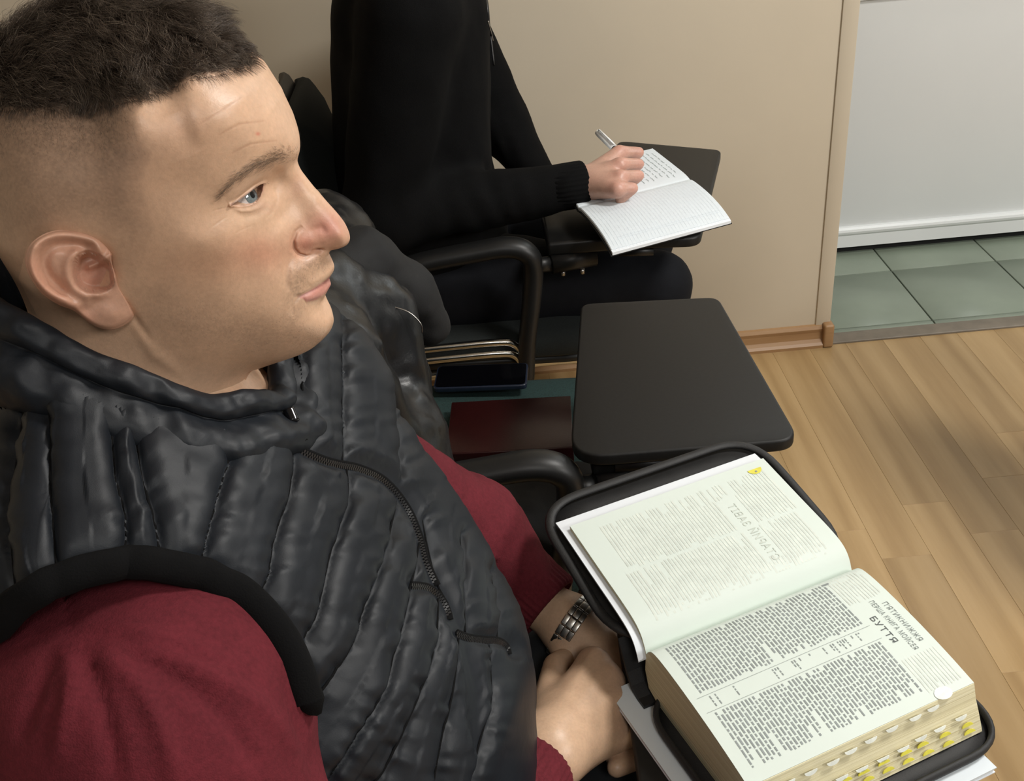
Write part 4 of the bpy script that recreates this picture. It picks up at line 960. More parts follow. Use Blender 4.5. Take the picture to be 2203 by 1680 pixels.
bend = np.clip(.55+.35*cl[:, 0]+rg.normal(0, .12, len(idx))+.22*top, .15, 1.0)
br = np.clip(rg.normal(1, .25, len(idx)), .45, 1.8)[:, None]; col = np.where(rg.random(len(idx))[:, None] < .10, A([.26, .205, .155]), A([.085, .062, .046]))*br
hr = strands('hair', R0, D, Nn, L, .000115, col, 5, man, rg, bend=bend, wav=.12, clump=1500, clump_k=.62); hr['label'] = 'short dark brown hair, longer on top'
# wisps over the forehead and along the lower edge
wgt = inh*cra*np.exp(-(dhl/7)**2)*np.where(fc_[:, 1] < YM+.02, 1, .2)
idx, R0 = sample(wgt, 1300, rg); Nn = fnm[idx]; fx_ = np.clip((tpx[idx, 0]-280)/150, 0, 1)[:, None]; D = (1-fx_)*A([.25, 0, -1.])+fx_*A([.55, -.15, -.75])+rg.normal(0, .28, (len(idx), 3)); D -= Nn*(D*Nn).sum(1)[:, None]; D /= np.linalg.norm(D, axis=1)[:, None]
strands('hair_wisps', R0, D, Nn, rg.uniform(.006, .013, len(idx)), .00008, np.tile(A([.085, .062, .046]), (len(idx), 1))*rg.uniform(.6, 1.6, (len(idx), 1)), 4, man, rg, bend=np.full(len(idx), .45), wav=.1, clump=260, clump_k=.6)
# clipped sides
wgt = inh1*(~inh | (dhl < 10))*cra*np.clip(.1+dhl1/60, 0, 1)*np.where(fc_[:, 1] < YM, 1, .15)*np.clip(1.15-(tpx[:, 1]-200)/420, .12, 1)
idx, R0 = sample(wgt, 15000, rg); Nn = fnm[idx]; D = A([.35, 0, -1.])+rg.normal(0, .35, (len(idx), 3)); D -= Nn*(D*Nn).sum(1)[:, None]; D /= np.linalg.norm(D, axis=1)[:, None]
L = np.clip(.0060-(tpx[idx, 1]-200)*.000018, .0012, .0065)*rg.uniform(.6, 1.1, len(idx))
strands('clipped_hair', R0, D, Nn, L*.8, .00005, np.tile(A([.09, .066, .05]), (len(idx), 1))*np.clip(rg.normal(1, .25, len(idx)), .4, 1.8)[:, None], 2, man, rg, bend=np.full(len(idx), .5))
# eyebrows
BROW = [(478, 420), (492, 400), (508, 383), (528, 368), (550, 355), (575, 343), (600, 335), (622, 332)]
db, ab, _ = polydist(tpx, BROW); tb = np.clip(ab/175, 0, 1); wgt = np.exp(-(db/(4+8.5*tb))**2)*(db < 22)*np.where(tb > .97, .4, 1.)*(cra)
idx, R0 = sample(wgt, 2300, rg); Nn = fnm[idx]; t_ = tb[idx][:, None]; sd = np.sign(R0[:, 1:2]-YM)
D = np.concatenate([-.75+0*t_, sd*(.75-.2*t_), -.35+1.1*t_**2], 1)+rg.normal(0, .22, (len(idx), 3)); D -= Nn*(D*Nn).sum(1)[:, None]; D /= np.linalg.norm(D, axis=1)[:, None]
strands('eyebrows', R0, D, Nn, rg.uniform(.004, .0085, len(idx)), .00005, np.tile(A([.15, .105, .068]), (len(idx), 1))*rg.uniform(.6, 1.4, (len(idx), 1)), 3, man, rg, bend=np.full(len(idx), .35))
# stubble
g2 = lambda c, rx, ry: np.exp(-((tpx[:, 0]-c[0])/rx)**2-((tpx[:, 1]-c[1])/ry)**2)
wgt = (g2((682, 566), 30, 16)+g2((648, 600), 18, 30)*.9+g2((632, 660), 16, 36)*.5+g2((680, 730), 50, 22)*.35+g2((560, 715), 90, 40)*.25+g2((430, 690), 110, 45)*.2)*(tpx[:, 0] > 380)*np.where(fc_[:, 1] < YM+.01, 1, .2)*(polydist(tpx, [(640, 640), (672, 630), (700, 612), (716, 596)])[0] > 17)
idx, R0 = sample(wgt, 6500, rg); Nn = fnm[idx]; D = A([.3, 0, -1.])+rg.normal(0, .4, (len(idx), 3)); D -= Nn*(D*Nn).sum(1)[:, None]; D /= np.linalg.norm(D, axis=1)[:, None]
strands('stubble', R0, D, Nn, rg.uniform(.0012, .0026, len(idx)), .00004, np.tile(A([.10, .07, .048]), (len(idx), 1)), 2, man, rg, bend=np.full(len(idx), .7))
# lashes
lr = []; 
for (x_, y_) in smooth_path(A(LID_U), 5)[4:]: lr.append(aty(A(x_), A(y_), A(YM-.0405)))
lr = A(lr); D = np.tile(A([.75, -.45, .25]), (len(lr), 1))+rg.normal(0, .12, (len(lr), 3)); D /= np.linalg.norm(D, axis=1)[:, None]
strands('eyelashes', lr, D, np.tile(A([0, -.3, .95]), (len(lr), 1)), rg.uniform(.0035, .006, len(lr)), .00006, np.tile(A([.04, .03, .02]), (len(lr), 1)), 3, man, rg, bend=np.full(len(lr), -.3))
# ---------------------------------------------------------------- the man in the vest: body under the clothes, hands
from mathutils.bvhtree import BVHTree
WR = A([.004, .626, .682])          # near wrist
KN = [atz(A(1283.), A(1418.), A(.688)), atz(A(1312.), A(1455.), A(.684)), atz(A(1328.), A(1510.), A(.674)), atz(A(1328.), A(1572.), A(.662))]
def hand_near(P):
    d = sd_cone(P, WR+A([-.05, -.055, .0]), WR, .031, .0285)
    for i, k in enumerate(KN): d = smin(d, sd_cone(P, WR+(k-WR)*.1, k-A([.004, .002, .006]), .026, [.0165, .0165, .0155, .0145][i]), .017)
    fing = None
    for i, k in enumerate(KN):
        a = k-A([.002, .0, .004]); b = a+A([.016, .012, -.032])*[1, 1.1, 1.05, .85][i]; c = b+A([-.016, .014, -.016])
        q = np.minimum(sd_cone(P, a, b, [.0135, .0135, .013, .012][i], .0115), sd_cone(P, b, c, .0115, .0095))
        fing = q if fing is None else smin(fing, q, .0035)
    d = smin(d, fing, .008)
    # thumb along the top, over the other hand
    t0 = WR+(KN[0]-WR)*.35+A([-.012, .014, -.006]); t1 = atz(A(1195.), A(1432.), A(.660)); t2 = atz(A(1225.), A(1410.), A(.650))
    d = smin(d, np.minimum(sd_cone(P, t0, t1, .018, .0125), sd_cone(P, t1, t2, .0125, .0105)), .012)
    # tendons
    for k in KN[:3]: d = smin(d, sd_cone(P, WR+(k-WR)*.3+A([0, -.002, .0185]), k+A([0, -.001, .0095]), .0022, .004), .008)
    return d
LW = atz(A(1228.), A(1345.), A(.655)); LK = atz(A(1335.), A(1455.), A(.640))
def hand_far(P):
    d = sd_cone(P, LW+A([-.055, .045, .025]), LW, .030, .026)
    base = [LK+A([-.012, .030, .006]), LK+A([.002, .014, .0]), LK+A([.004, -.004, -.006]), LK+A([.0, -.020, -.014])]
    for i, k in enumerate(base): d = smin(d, sd_cone(P, LW, k, .024, .0165), .016)
    for i, k in enumerate(base):
        b = k+A([.014, -.020, -.022]); c = b+A([-.022, -.022, -.012])
        d = smin(d, np.minimum(sd_cone(P, k, b, .0135, .0115), sd_cone(P, b, c, .0115, .0095)), .006)
    # finger ends that show below the near fist
    for i in range(2):
        a = atz(A(1395.-8*i), A(1590.+34*i), A(.628)); b = atz(A(1320.+6*i), A(1625.+26*i), A(.636)); d = np.minimum(d, sd_cone(P, a, b, .0105, .0095))
    t1 = LW+(LK-LW)*.45+A([-.03, -.014, .0]); d = smin(d, sd_cone(P, LW+A([-.006, -.012, 0]), t1, .018, .013), .012)
    return d
def addskin(V, F, C): 
    BV.append(V); off = sum(len(q) for q in BV[:-1]); B4.append(F+off) ; BC.append(C)
B4[1] = B4[1]; B3[1] = B3[1]
def hand_col(V, f=1.0):
    c = np.tile(A([.56, .37, .245]), (len(V), 1))*(1+.05*fbm(V, 90, 3)[:, None]); rd = np.exp(-(np.min([np.linalg.norm(V-k, axis=1) for k in KN], 0)/.016)**2)[:, None]*.35
    return c*(1-rd)+A([.52, .26, .18])*rd
for fn, lo, hi, h in ((hand_near, (-.09, .52, .58), (.14, .80, .74), .0026), (hand_far, (-.06, .62, .56), (.17, .92, .74), .003)):
    V, F = surfnets(fn, lo, hi, h); V = relax(V, F, 3)
    addskin(V, F, hand_col(V))
def core(P):
    d = sd_cone(P, (-.20, YM, .58), (-.235, YM, .98), .125, .10); d = smin(d, sd_cone(P, (-.235, YM, .98), (-.255, YM, 1.10), .08, .055), .05)
    for s, el, wr in ((-1, A([-.150, .350, .705]), WR+A([-.03, -.03, 0])), (1, A([-.050, .895, .715]), LW+A([-.03, .03, .01]))):
        sh = A([-.21, YM+s*.165, .95]); d = smin(d, sd_cone(P, (-.235, YM, .97), sh, .06, .045), .03); d = smin(d, sd_cone(P, sh, el, .045, .036), .02); d = smin(d, sd_cone(P, el, wr, .04, .026), .02)
    return d
V, F = surfnets(core, (-.40, .30, .44), (.06, 1.0, 1.16), .011); addskin(V, F, np.tile(SKC, (len(V), 1)))
V_ = np.concatenate(BV); C_ = np.concatenate(BC); q4, t3 = np.concatenate(B4), np.concatenate(B3)
me = bpy.data.meshes.new('body'); me.vertices.add(len(V_)); me.vertices.foreach_set('co', V_.astype(np.float32).ravel()); lp = np.r_[q4.ravel(), t3.ravel()].astype(np.int32)
me.loops.add(len(lp)); me.loops.foreach_set('vertex_index', lp); me.polygons.add(len(q4)+len(t3))
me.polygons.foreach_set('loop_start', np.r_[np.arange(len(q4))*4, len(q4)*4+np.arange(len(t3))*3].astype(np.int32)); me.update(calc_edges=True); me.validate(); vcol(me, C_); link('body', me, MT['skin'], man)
# ---------------------------------------------------------------- maroon jumper
SH_N, EL_N = A([-.226, .452, .960]), A([-.150, .350, .705])
CUFN = WR+A([-.012, -.012, .001])
def sleeve_near(P):
    d = sd_cone(P, SH_N, EL_N, .082, .066); d = smin(d, sd_cone(P, EL_N, CUFN, .062, .037), .03)
    d = smin(d, sd_cone(P, (-.22, .52, .965), SH_N, .076, .08), .03); d = smin(d, sd_cone(P, (-.29, .47, .945), (-.25, .42, .80), .078, .07), .04)
    ax = EL_N-SH_N; t = ((P-SH_N)@ax)/(ax@ax)
    fold = .0028*noise3(np.stack([t*9+P[..., 0]*14, P[..., 1]*9, P[..., 2]*5], -1), 1.0)+.0015*fbm(P, 30, 2)
    return d+fold
V, F = surfnets(sleeve_near, (-.40, .24, .60), (.03, .66, 1.12), .0042); V = relax(V, F, 2)
sn = vnormals(V, F); spx = proj(V); sdp = np.zeros(len(V))
if ((V-A([-.2, .43, .85]))*sn).sum() < 0: sn = -sn
for l, a_, w_ in (([(138, 1262), (150, 1320), (158, 1362)], -.0022, 5), ([(30, 1400), (90, 1375), (158, 1362)], -.0016, 5), ([(158, 1362), (250, 1368), (350, 1392), (460, 1425), (560, 1480), (625, 1540)], -.0022, 5), ([(160, 1350), (280, 1352), (400, 1385), (520, 1440)], .0022, 9),
  ([(165, 1390), (210, 1480), (240, 1600), (250, 1700)], -.0045, 16), ([(215, 1400), (300, 1480), (360, 1600), (380, 1700)], .0045, 20), ([(240, 1395), (360, 1450), (480, 1540), (560, 1660)], -.0045, 18), ([(300, 1390), (430, 1440), (560, 1520), (640, 1620)], .0040, 18), ([(150, 1400), (150, 1500), (120, 1640)], .0040, 18), ([(120, 1390), (80, 1480), (40, 1600)], -.0035, 18), ([(600, 1430), (640, 1540), (670, 1660)], -.003, 12)):
    d_, t_, _ = polydist(spx, smooth_path(A(l, float), 4)); L_ = np.hypot(*np.diff(A(l, float), axis=0).T).sum(); sdp += a_*np.exp(-(d_/w_)**2)*np.clip(4*np.clip(t_/L_, 0, 1)*(1-np.clip(t_/L_, 0, 1)), .0, 1)**.6
V = V+sn*(sdp*(sn[:, 1] < .3)*(V[:, 2] > .78))[:, None]
# trim the sleeve at the cuff
axc = (CUFN-EL_N)/np.linalg.norm(CUFN-EL_N); keep = ((V-CUFN)@axc) < .002
F = F[keep[F].all(1)]; SLV, SLF = V, F
js = link('sleeve', npmesh('sleeve', V, F), MT['maroon'], man); js['label'] = 'maroon knitted sleeve of the near arm'
def cuffband(name, c, ax, r0, r1, L, mat, parent, n=72, rib=.0007, ribs=36):
    ax = ax/np.linalg.norm(ax); u = np.cross(ax, [0, 0, 1.]); u /= np.linalg.norm(u); v_ = np.cross(ax, u); V = []; F = []
    prof = [(-L, 0.0), (-L*.98, .0025), (-L*.5, .0032), (-.004, .003), (0, .001), (.0005, -.0025), (-.012, -.004)]
    n = ribs*4
    for (s, dr) in prof:
        for q in range(n):
            a = 2*math.pi*q/n; rr = (r0 if True else 0)+dr+rib*math.cos(a*ribs); ry = rr*r1/r0; V.append(c+ax*s+u*rr*math.cos(a)+v_*ry*math.sin(a))
    for i in range(len(prof)-1): F += [(i*n+q, i*n+(q+1) % n, (i+1)*n+(q+1) % n, (i+1)*n+q) for q in range(n)]
    return MB().add(V, F).build(name, mat, parent)
cuffband('cuff', CUFN+axc*.004, axc, .0375, .0355, .050, MT['maroon'], man)
SH_F, EL_F = A([-.170, .835, .875]), A([-.050, .895, .715]); CUFF_ = LW+A([-.024, .021, .014])
def sleeve_far(P):
    d = sd_cone(P, SH_F, EL_F, .066, .056); d = smin(d, sd_cone(P, EL_F, CUFF_, .056, .036), .03)
    ax = EL_F-SH_F; t = ((P-SH_F)@ax)/(ax@ax); cr = np.abs(((t*7.0) % 1)-.5)*2
    return d+.0035*np.exp(-(cr/.16)**2)*np.clip(t*3, 0, 1)+.0018*fbm(P, 28, 2)
V, F = surfnets(sleeve_far, (-.30, .74, .60), (.09, 1.0, 1.09), .0052); V = relax(V, F, 1)
axf = (CUFF_-EL_F)/np.linalg.norm(CUFF_-EL_F); keep = ((V-CUFF_)@axf) < .004; F = F[keep[F].all(1)]
link('sleeve', npmesh('sleeve', V, F), MT['maroon'], man); cuffband('cuff', CUFF_+axf*.006, axf, .0365, .034, .045, MT['maroon'], man)
# ---------------------------------------------------------------- quilted vest
SZ = [.54, .60, .66, .756, .82, .877, .93, .964, 1.0, 1.03, 1.06, 1.082, 1.10, 1.118, 1.135, 1.15]
SFX = [-.03, -.012, -.004, -.006, -.024, -.047, -.078, -.098, -.120, -.138, -.157, -.172, -.184, -.195, -.205, -.215]
SBX = [-.34, -.345, -.352, -.365, -.372, -.377, -.378, -.376, -.372, -.366, -.358, -.350, -.340, -.330, -.320, -.31]
SB_ = [.185, .195, .20, .205, .206, .206, .205, .206, .210, .213, .208, .184, .146, .114, .090, .07]
SN_ = [2.4, 2.4, 2.4, 2.4, 2.45, 2.45, 2.4, 2.3, 2.15, 1.95, 1.7, 1.5, 1.4, 1.35, 1.4, 1.6]
NPH, NZ = 520, 380
spl = smooth_path(np.c_[SZ, SFX, SBX, SB_], 10); zz = np.linspace(.545, 1.149, NZ); fx, bx_, sb_ = [np.interp(zz, spl[:, 0], spl[:, k]) for k in (1, 2, 3)]
phi = np.linspace(-np.pi, np.pi, NPH, endpoint=False); phi = phi+.35*np.sin(phi+1.1)   # denser on the near front
cph, sph = np.cos(phi)[:, None], np.sin(phi)[:, None]; ex_ = (2/np.interp(zz, SZ, SN_))[None]
VX = (fx+bx_)/2+(fx-bx_)/2*np.sign(cph)*np.abs(cph)**ex_; VY = YM-sb_*np.sign(sph)*np.abs(sph)**ex_; VZ = np.broadcast_to(zz, VX.shape)
fwd = np.exp(-((VY-(YM+.135))/.085)**2-((VZ-1.035)/.085)**2)*np.clip(cph+.3, 0, 1); VX = VX+.045*fwd
VV = np.stack([VX, VY, VZ], -1).reshape(-1, 3); VF = gridF(NPH, NZ, True)
nrm = vnormals(VV, VF); cenv = A([-.2, YM, .9]); 
if ((VV-cenv)*nrm).sum() < 0: nrm = -nrm; VF = VF[:, ::-1]
vpx = proj(VV)
SEAMS = [[(62, 850), (42, 996), (29, 1100), (42, 1290)], [(108, 867), (116, 933), (112, 1079), (127, 1250)], [(240, 905), (244, 1017), (267, 1121), (267, 1222)], [(285, 915), (308, 1050), (333, 1142), (342, 1222)],
 [(525, 915), (496, 975), (467, 1058), (437, 1162), (424, 1235)], [(612, 900), (625, 975), (617, 1058), (583, 1162), (571, 1237), (540, 1305)], [(742, 1000), (741, 1086), (704, 1197), (676, 1318), (648, 1372)],
 [(848, 1080), (825, 1179), (779, 1304), (751, 1387), (700, 1470), (640, 1560)], [(899, 1170), (867, 1318), (844, 1401), (816, 1494), (751, 1596), (690, 1690)], [(939, 1290), (932, 1387), (895, 1499), (834, 1633), (790, 1700)],
 [(983, 1375), (969, 1494), (946, 1587), (925, 1700)], [(1048, 1390), (1052, 1503), (1034, 1573), (1000, 1700)], [(731, 690), (731, 892), (733, 1000)], [(838, 740), (850, 979), (853, 1030)], [(904, 1120), (932, 1244), (960, 1300)], [(985, 1150), (992, 1271), (997, 1360)],
 [(-60, 860), (-70, 1000), (-60, 1200)], [(640, 740), (650, 860), (660, 975)], [(1050, 1230), (1062, 1300), (1066, 1380)]]
ZIPLINE = [(583, 862), (604, 912), (622, 945), (642, 971), (704, 997), (769, 1011), (825, 1039), (871, 1095), (899, 1160), (912, 1210), (935, 1262), (968, 1330), (985, 1372), (1010, 1480), (1020, 1600)]
POCK = [[(881, 1262), (918, 1267), (942, 1285), (958, 1312), (964, 1334)], [(978, 1364), (1005, 1374), (1034, 1378), (1066, 1380), (1086, 1392), (1092, 1408)]]
vis_ = np.where(((VV-EYE)*nrm).sum(1) < .25*np.linalg.norm(VV-EYE, axis=1))[0]
def pdist(poly):
    o0, o1, o2 = np.full(len(vpx), 200.), np.zeros(len(vpx)), np.zeros(len(vpx)); o0[vis_], o1[vis_], o2[vis_] = polydist(vpx[vis_], poly); return o0, o1, o2
best = np.full(len(vpx), 1e9); arc = np.zeros(len(vpx)); sid = np.zeros(len(vpx))
for k, s in enumerate(SEAMS+[ZIPLINE]):
    d_, a_, sd_ = pdist(smooth_path(A(s, float), 3)); mm = d_ < best; best[mm] = d_[mm]; arc[mm] = a_[mm]; sid[mm] = k+.37*sd_[mm]
depth = ((VV-EYE)@FW); dm = best/FPX*depth          # metres from the seam
puff = .0095*np.sqrt(np.clip(1-(1-np.clip(dm/.0125, 0, 1))**2, 0, 1))
wr_ = noise3(np.stack([arc/FPX*depth/.0052, dm/.030, sid*9.1], -1))*np.exp(-dm/.011)*.0030+noise3(np.stack([arc/FPX*depth/.010, dm/.05, sid*5.3+40], -1))*.0009*np.exp(-dm/.02)
diag = fbm(np.stack([vpx[:, 0]*.010+vpx[:, 1]*.004, vpx[:, 1]*.017-vpx[:, 0]*.006, sid*3], -1), 1.0, 2)*.0011
low = np.clip((vpx[:, 1]-1330)/200, 0, 1); dr = np.sin((vpx[:, 0]*.83+vpx[:, 1]*.56)/30.+2*noise3(VV, 9))*.0030*low
disp = puff*(1-.25*low)+(wr_+diag)*np.clip(dm/.002, 0, 1)+dr*np.clip(dm/.004, 0, 1)
for z_ in POCK+[ZIPLINE]:
    d_, _, _ = pdist(smooth_path(A(z_, float), 4)); q_ = d_/FPX*depth; disp = disp*np.clip((q_-.002)/.007, 0.0, 1)+.0015*np.exp(-(q_/.006)**2)
# armhole: pull the shell in where the sleeve comes through
ARMH = [(-120, 1440), (-60, 1390), (0, 1345), (60, 1290), (150, 1245), (250, 1222), (330, 1220), (420, 1235), (500, 1275), (560, 1330), (610, 1400), (640, 1480), (652, 1515)]
VV2 = VV+nrm*disp[:, None]
hole = inpoly(vpx, ARMH+[(680, 1640), (600, 1900), (-300, 1900)]) & (nrm[:, 1] < -.05) & (VV[:, 1] < YM-.10)
da, _, _ = pdist(smooth_path(A(ARMH, float), 4)); da = da/FPX*depth
edge_ = np.where(~hole & (nrm[:, 1] < .3) & (VV[:, 1] < YM-.08), np.exp(-(da/.010)**2), 0); VV2 -= nrm*(disp*edge_*.75)[:, None]
hole |= (((VV[:, 0]+.245)/.1015)**2+((VV[:, 1]-YM)/.0975)**2 < 1) & (VV[:, 2] > 1.03)
VF_ = VF[~hole[VF].all(1)]
used = np.unique(VF_); remap = -np.ones(len(VV2), int); remap[used] = np.arange(len(used))
vest = link('vest', npmesh('vest', VV2[used], remap[VF_]), MT['nylon'], man); vest['label'] = 'black quilted nylon vest'
bvh2 = BVHTree.FromPolygons(np.r_[VV2[used], SLV].tolist(), remap[VF_].tolist()+(SLF+len(used)).tolist())
bvh = BVHTree.FromPolygons((VV+nrm*(disp*.35)[:, None]).tolist(), VF.tolist())
def on_vest(poly, off=.0, n=6, bvhs=(bvh,)):
    out = []
    for x_, y_ in smooth_path(A(poly, float), n):
        dd = ray(A(x_), A(y_)); hit = min([h_ for h_ in (b_.ray_cast(Vector(EYE), Vector(dd/np.linalg.norm(dd))) for b_ in bvhs) if h_[0] is not None], key=lambda h_: h_[3], default=(None,))
        if hit[0] is not None: out.append(A(hit[0])+A(hit[1])*off*(1 if hit[1]@Vector(-dd) > 0 else -1))
    return A(out)
# armhole binding
pa = on_vest(ARMH[2:], .0035, 8, (bvh, bvh2))
for _ in range(3): pa[1:-1] = (pa[:-2]+2*pa[1:-1]+pa[2:])/4
pa = pa; ext = smooth_path([pa[0]+A([-.06, .0, -.05]), pa[0]+A([-.02, -.0, -.012]), pa[0]], 4)[:-1]
pa = np.r_[ext, pa, [pa[-1]+A([-.012, .02, -.02]), pa[-1]+A([-.06, .05, -.05])]]
tube('armhole_binding', pa, .0055, MT['rib'], man, 12, ry=.0100, up=(.2, -.9, .3))
pm = pa.copy(); pm[:, 1] = 2*YM-pm[:, 1]; tube('armhole_binding', pm, .0045, MT['rib'], man, 10, ry=.0085, up=(.2, .9, .3))
# thread along the quilting seams, blackened to put in their crease shade
for s_m in SEAMS:
    q = on_vest(s_m, .0012, 10); ok = np.r_[True, np.linalg.norm(np.diff(q, axis=0), axis=1) < .03] if len(q) > 2 else np.zeros(len(q), bool); q = q[ok]
    q = q[~inpoly(proj(q), ARMH+[(680, 1640), (600, 1900), (-300, 1900)])] if len(q) else q
    if len(q) > 3: tube('seam_shade_thread', q, .0011, MT['rib'], man, 6)
# zips
def zipper(name, poly, tapew, off, teeth=.0024):
    p = on_vest(poly, off, 8); seg = np.linalg.norm(np.diff(p, axis=0), axis=1); s = np.r_[0, np.cumsum(seg)]
    ok = np.r_[True, seg < .02]; p = p[ok]; seg = np.linalg.norm(np.diff(p, axis=0), axis=1); s = np.r_[0, np.cumsum(seg)]
    t_ = tube(name, p, .0012, MT['rib'], man, 8, ry=tapew, up=(.2, -.75, .6)); n = int(s[-1]/teeth); mb = MB()
    for k in range(n):
        q = A([np.interp(k*teeth, s, p[:, c]) for c in range(3)]); q2 = A([np.interp(k*teeth+.001, s, p[:, c]) for c in range(3)]); T = (q2-q)/(np.linalg.norm(q2-q)+1e-9)
        Nn_ = A([.2, -.75, .6]); Nn_ -= T*(T@Nn_); Nn_ /= np.linalg.norm(Nn_); B = np.cross(T, Nn_)
        for sgn in (-1, 1):
            c0 = q+B*sgn*.0011+T*(teeth*.25*sgn)+Nn_*.0012; V, F = boxVF((-1, -1, -1), (1, 1, 1)); V = [c0+T*v_[0]*.0007+B*v_[1]*.0011+Nn_*v_[2]*.0006 for v_ in V]; mb.add(V, F)
    o = mb.build('zip_teeth', MT['zip'], t_, smooth=False); o['kind'] = 'stuff'; return p
zp_ = zipper('front_zip', ZIPLINE[2:11], .0040, .0012); zipper('pocket_zip', POCK[0], .0036, .0012); zipper('pocket_zip', POCK[1], .0036, .0012)
sl = on_vest([(601, 893), (606, 905), (612, 920)], .009, 3); tube('zip_slider', sl, .0028, MT['gloss_black'], man, 8, ry=.0042, up=(.2, -.75, .6))
pt = on_vest([(611, 918), (622, 938), (636, 962)], .008, 4); tube('zip_pull', pt, np.linspace(.0018, .0034, len(pt)), MT['rib'], man, 8)
# collar: two soft rolls round the neck
PHI = np.radians([-180, -150, -120, -102, -80, -61, -45, -30, -15, 0, 15, 27, 37, 52, 61, 71, 80, 93, 102, 120, 150, 180])
ZT = A([1.195, 1.190, 1.175, 1.160, 1.138, 1.118, 1.104, 1.092, 1.084, 1.076, 1.086, 1.100, 1.106, 1.108, 1.124, 1.136, 1.144, 1.153, 1.168, 1.180, 1.190, 1.195]); 
ZB = A([1.150, 1.148, 1.146, 1.136, 1.112, 1.096, 1.084, 1.074, 1.066, 1.058, 1.068, 1.078, 1.080, 1.087, 1.092, 1.100, 1.110, 1.128, 1.142, 1.148, 1.150, 1.150])
fr_ = np.exp(-((np.degrees(PHI)-22)/52)**2); ZT = ZT-.015*fr_; ZB = ZB-.002*fr_
nC = 260; pc = np.linspace(-math.radians(346)/2-math.radians(20), math.radians(346)/2-math.radians(20), nC)
pw = (pc+np.pi) % (2*np.pi)-np.pi; zt = np.interp(pw, PHI, ZT); zb = np.interp(pw, PHI, ZB); hgt = zt-zb
kk = np.ones(15)/15; zt = np.convolve(np.pad(zt, 7, mode='edge'), kk, 'valid'); zb = np.convolve(np.pad(zb, 7, mode='edge'), kk, 'valid'); hgt = zt-zb
prof = [(-.011, -1.2), (-.010, -.5), (-.008, -.1), (-.003, .04), (.002, .05), (.006, -.04), (.0095, -.22), (.0085, -.42), (.0060, -.50), (.0100, -.56), (.0195, -.72), (.0255, -.98), (.0255, -1.3), (.0200, -1.58), (.006, -1.8)]
pr_ = smooth_path(A(prof), 5); nP = len(pr_)
rx_ = .0875+pr_[:, 0]; CV = np.stack([-.245+(rx_[None]+.002)*np.cos(pc)[:, None], YM-(rx_[None]-.003)*np.sin(pc)[:, None], zt[:, None]+.003+pr_[None, :, 1]*np.maximum(hgt+.006, .030)[:, None]], -1)
CVf = CV.reshape(-1, 3); wob = fbm(CVf*A([1, 1, 1]), 55, 3)[:, None]*.0022+np.repeat(noise3(np.stack([pc*9, 0*pc, 0*pc], -1)), nP)[:, None]*.0016
dirc = CVf-A([-.245, YM, 0]); dirc[:, 2] = 0; dirc /= np.linalg.norm(dirc, axis=1)[:, None]; CVf = CVf+dirc*wob; CVf[:, 2] += wob[:, 0]*.8
col_o = link('collar', npmesh('collar', CVf, gridF(nC, nP)), MT['nylon'], man)
m = col_o.modifiers.new('t', 'SOLIDIFY'); m.thickness = .003; m.offset = -1
tube('collar_zip', smooth_path([CVf.reshape(nC, nP, 3)[-1, k]+A([.003, -.002, 0]) for k in (10, 25, 40, 55, 65)], 4), .0018, MT['rib'], man, 8, ry=.004)
# ---------------------------------------------------------------- trousers and shoes
def trousers(P):
    d = None
    for y0, y1 in ((.575, .515), (.775, .850)):
        q = smin(sd_cone(P, (-.18, y0, .555), (.32, y1, .555), .088, .066), sd_cone(P, (.32, y1, .548), (.37, y1, .10), .064, .048), .03); d = q if d is None else smin(d, q, .03)
    d = smin(d, sd_cone(P, (-.20, .56, .58), (-.20, .75, .58), .10, .10), .04)
    d = smin(d, sd_cone(P, (-.18, .655, .55), (.14, .655, .53), .09, .065), .04)
    return d+.004*fbm(P, 18, 3)
V, F = surfnets(trousers, (-.33, .38, .05), (.46, .92, .72), .009); V = relax(V, F, 2); link('trousers', npmesh('trousers', V, F), MT['trouser_grey'], man)
for y in (.515, .850):
    def shoe(P, y=y): return smax(smin(sd_cone(P, (.36, y, .05), (.55, y, .035), .048, .036), sd_cone(P, (.36, y, .06), (.37, y, .11), .046, .046), .03), -(P[..., 2]-.002), .004)
    V, F = surfnets(shoe, (.29, y-.07, -.01), (.62, y+.07, .17), .008); link('shoe', npmesh('shoe', V, F), MT['leather'], man)
# ---------------------------------------------------------------- wristwatch on the far wrist
wt = empty('wristwatch', tuple(LW)); setp(wt, 'steel link-bracelet wristwatch with a black dial on the shaded wrist', 'watch')
wax = A([.068, -.052, -.032]); wax /= np.linalg.norm(wax); wu = A([0, 0, 1.])-wax*wax[2]; wu /= np.linalg.norm(wu); wv = np.cross(wax, wu); WC = LW+wax*.004
nl = 20
for k in range(nl):
    a = 2*math.pi*k/nl; rr = .0375
    c = WC+rr*(math.cos(a)*wu+math.sin(a)*wv*.92); T = (-math.sin(a)*wu+math.cos(a)*wv); Nr = math.cos(a)*wu+math.sin(a)*wv
    ca = (math.degrees(a)+360) % 360
    if abs(((ca-285)+180) % 360-180) < 32: continue
    lk = None
    for (w0, w1, hh) in ((-.0090, -.0036, .0016), (-.0034, .0034, .0020), (.0036, .0090, .0016)):
        V, F = boxVF((-.0052, w0, -hh), (.0052, w1, hh)); V = [c+T*v_[0]+wax*v_[1]+Nr*v_[2] for v_ in V]
        o = MB().add(V, F).build('link' if lk is None else 'link_piece', MT['steel'], wt if lk is None else lk, bevel=.0006)
        lk = lk or o
a = math.radians(285); Nr = math.cos(a)*wu+math.sin(a)*wv; T = -math.sin(a)*wu+math.cos(a)*wv; c = WC+.0375*Nr
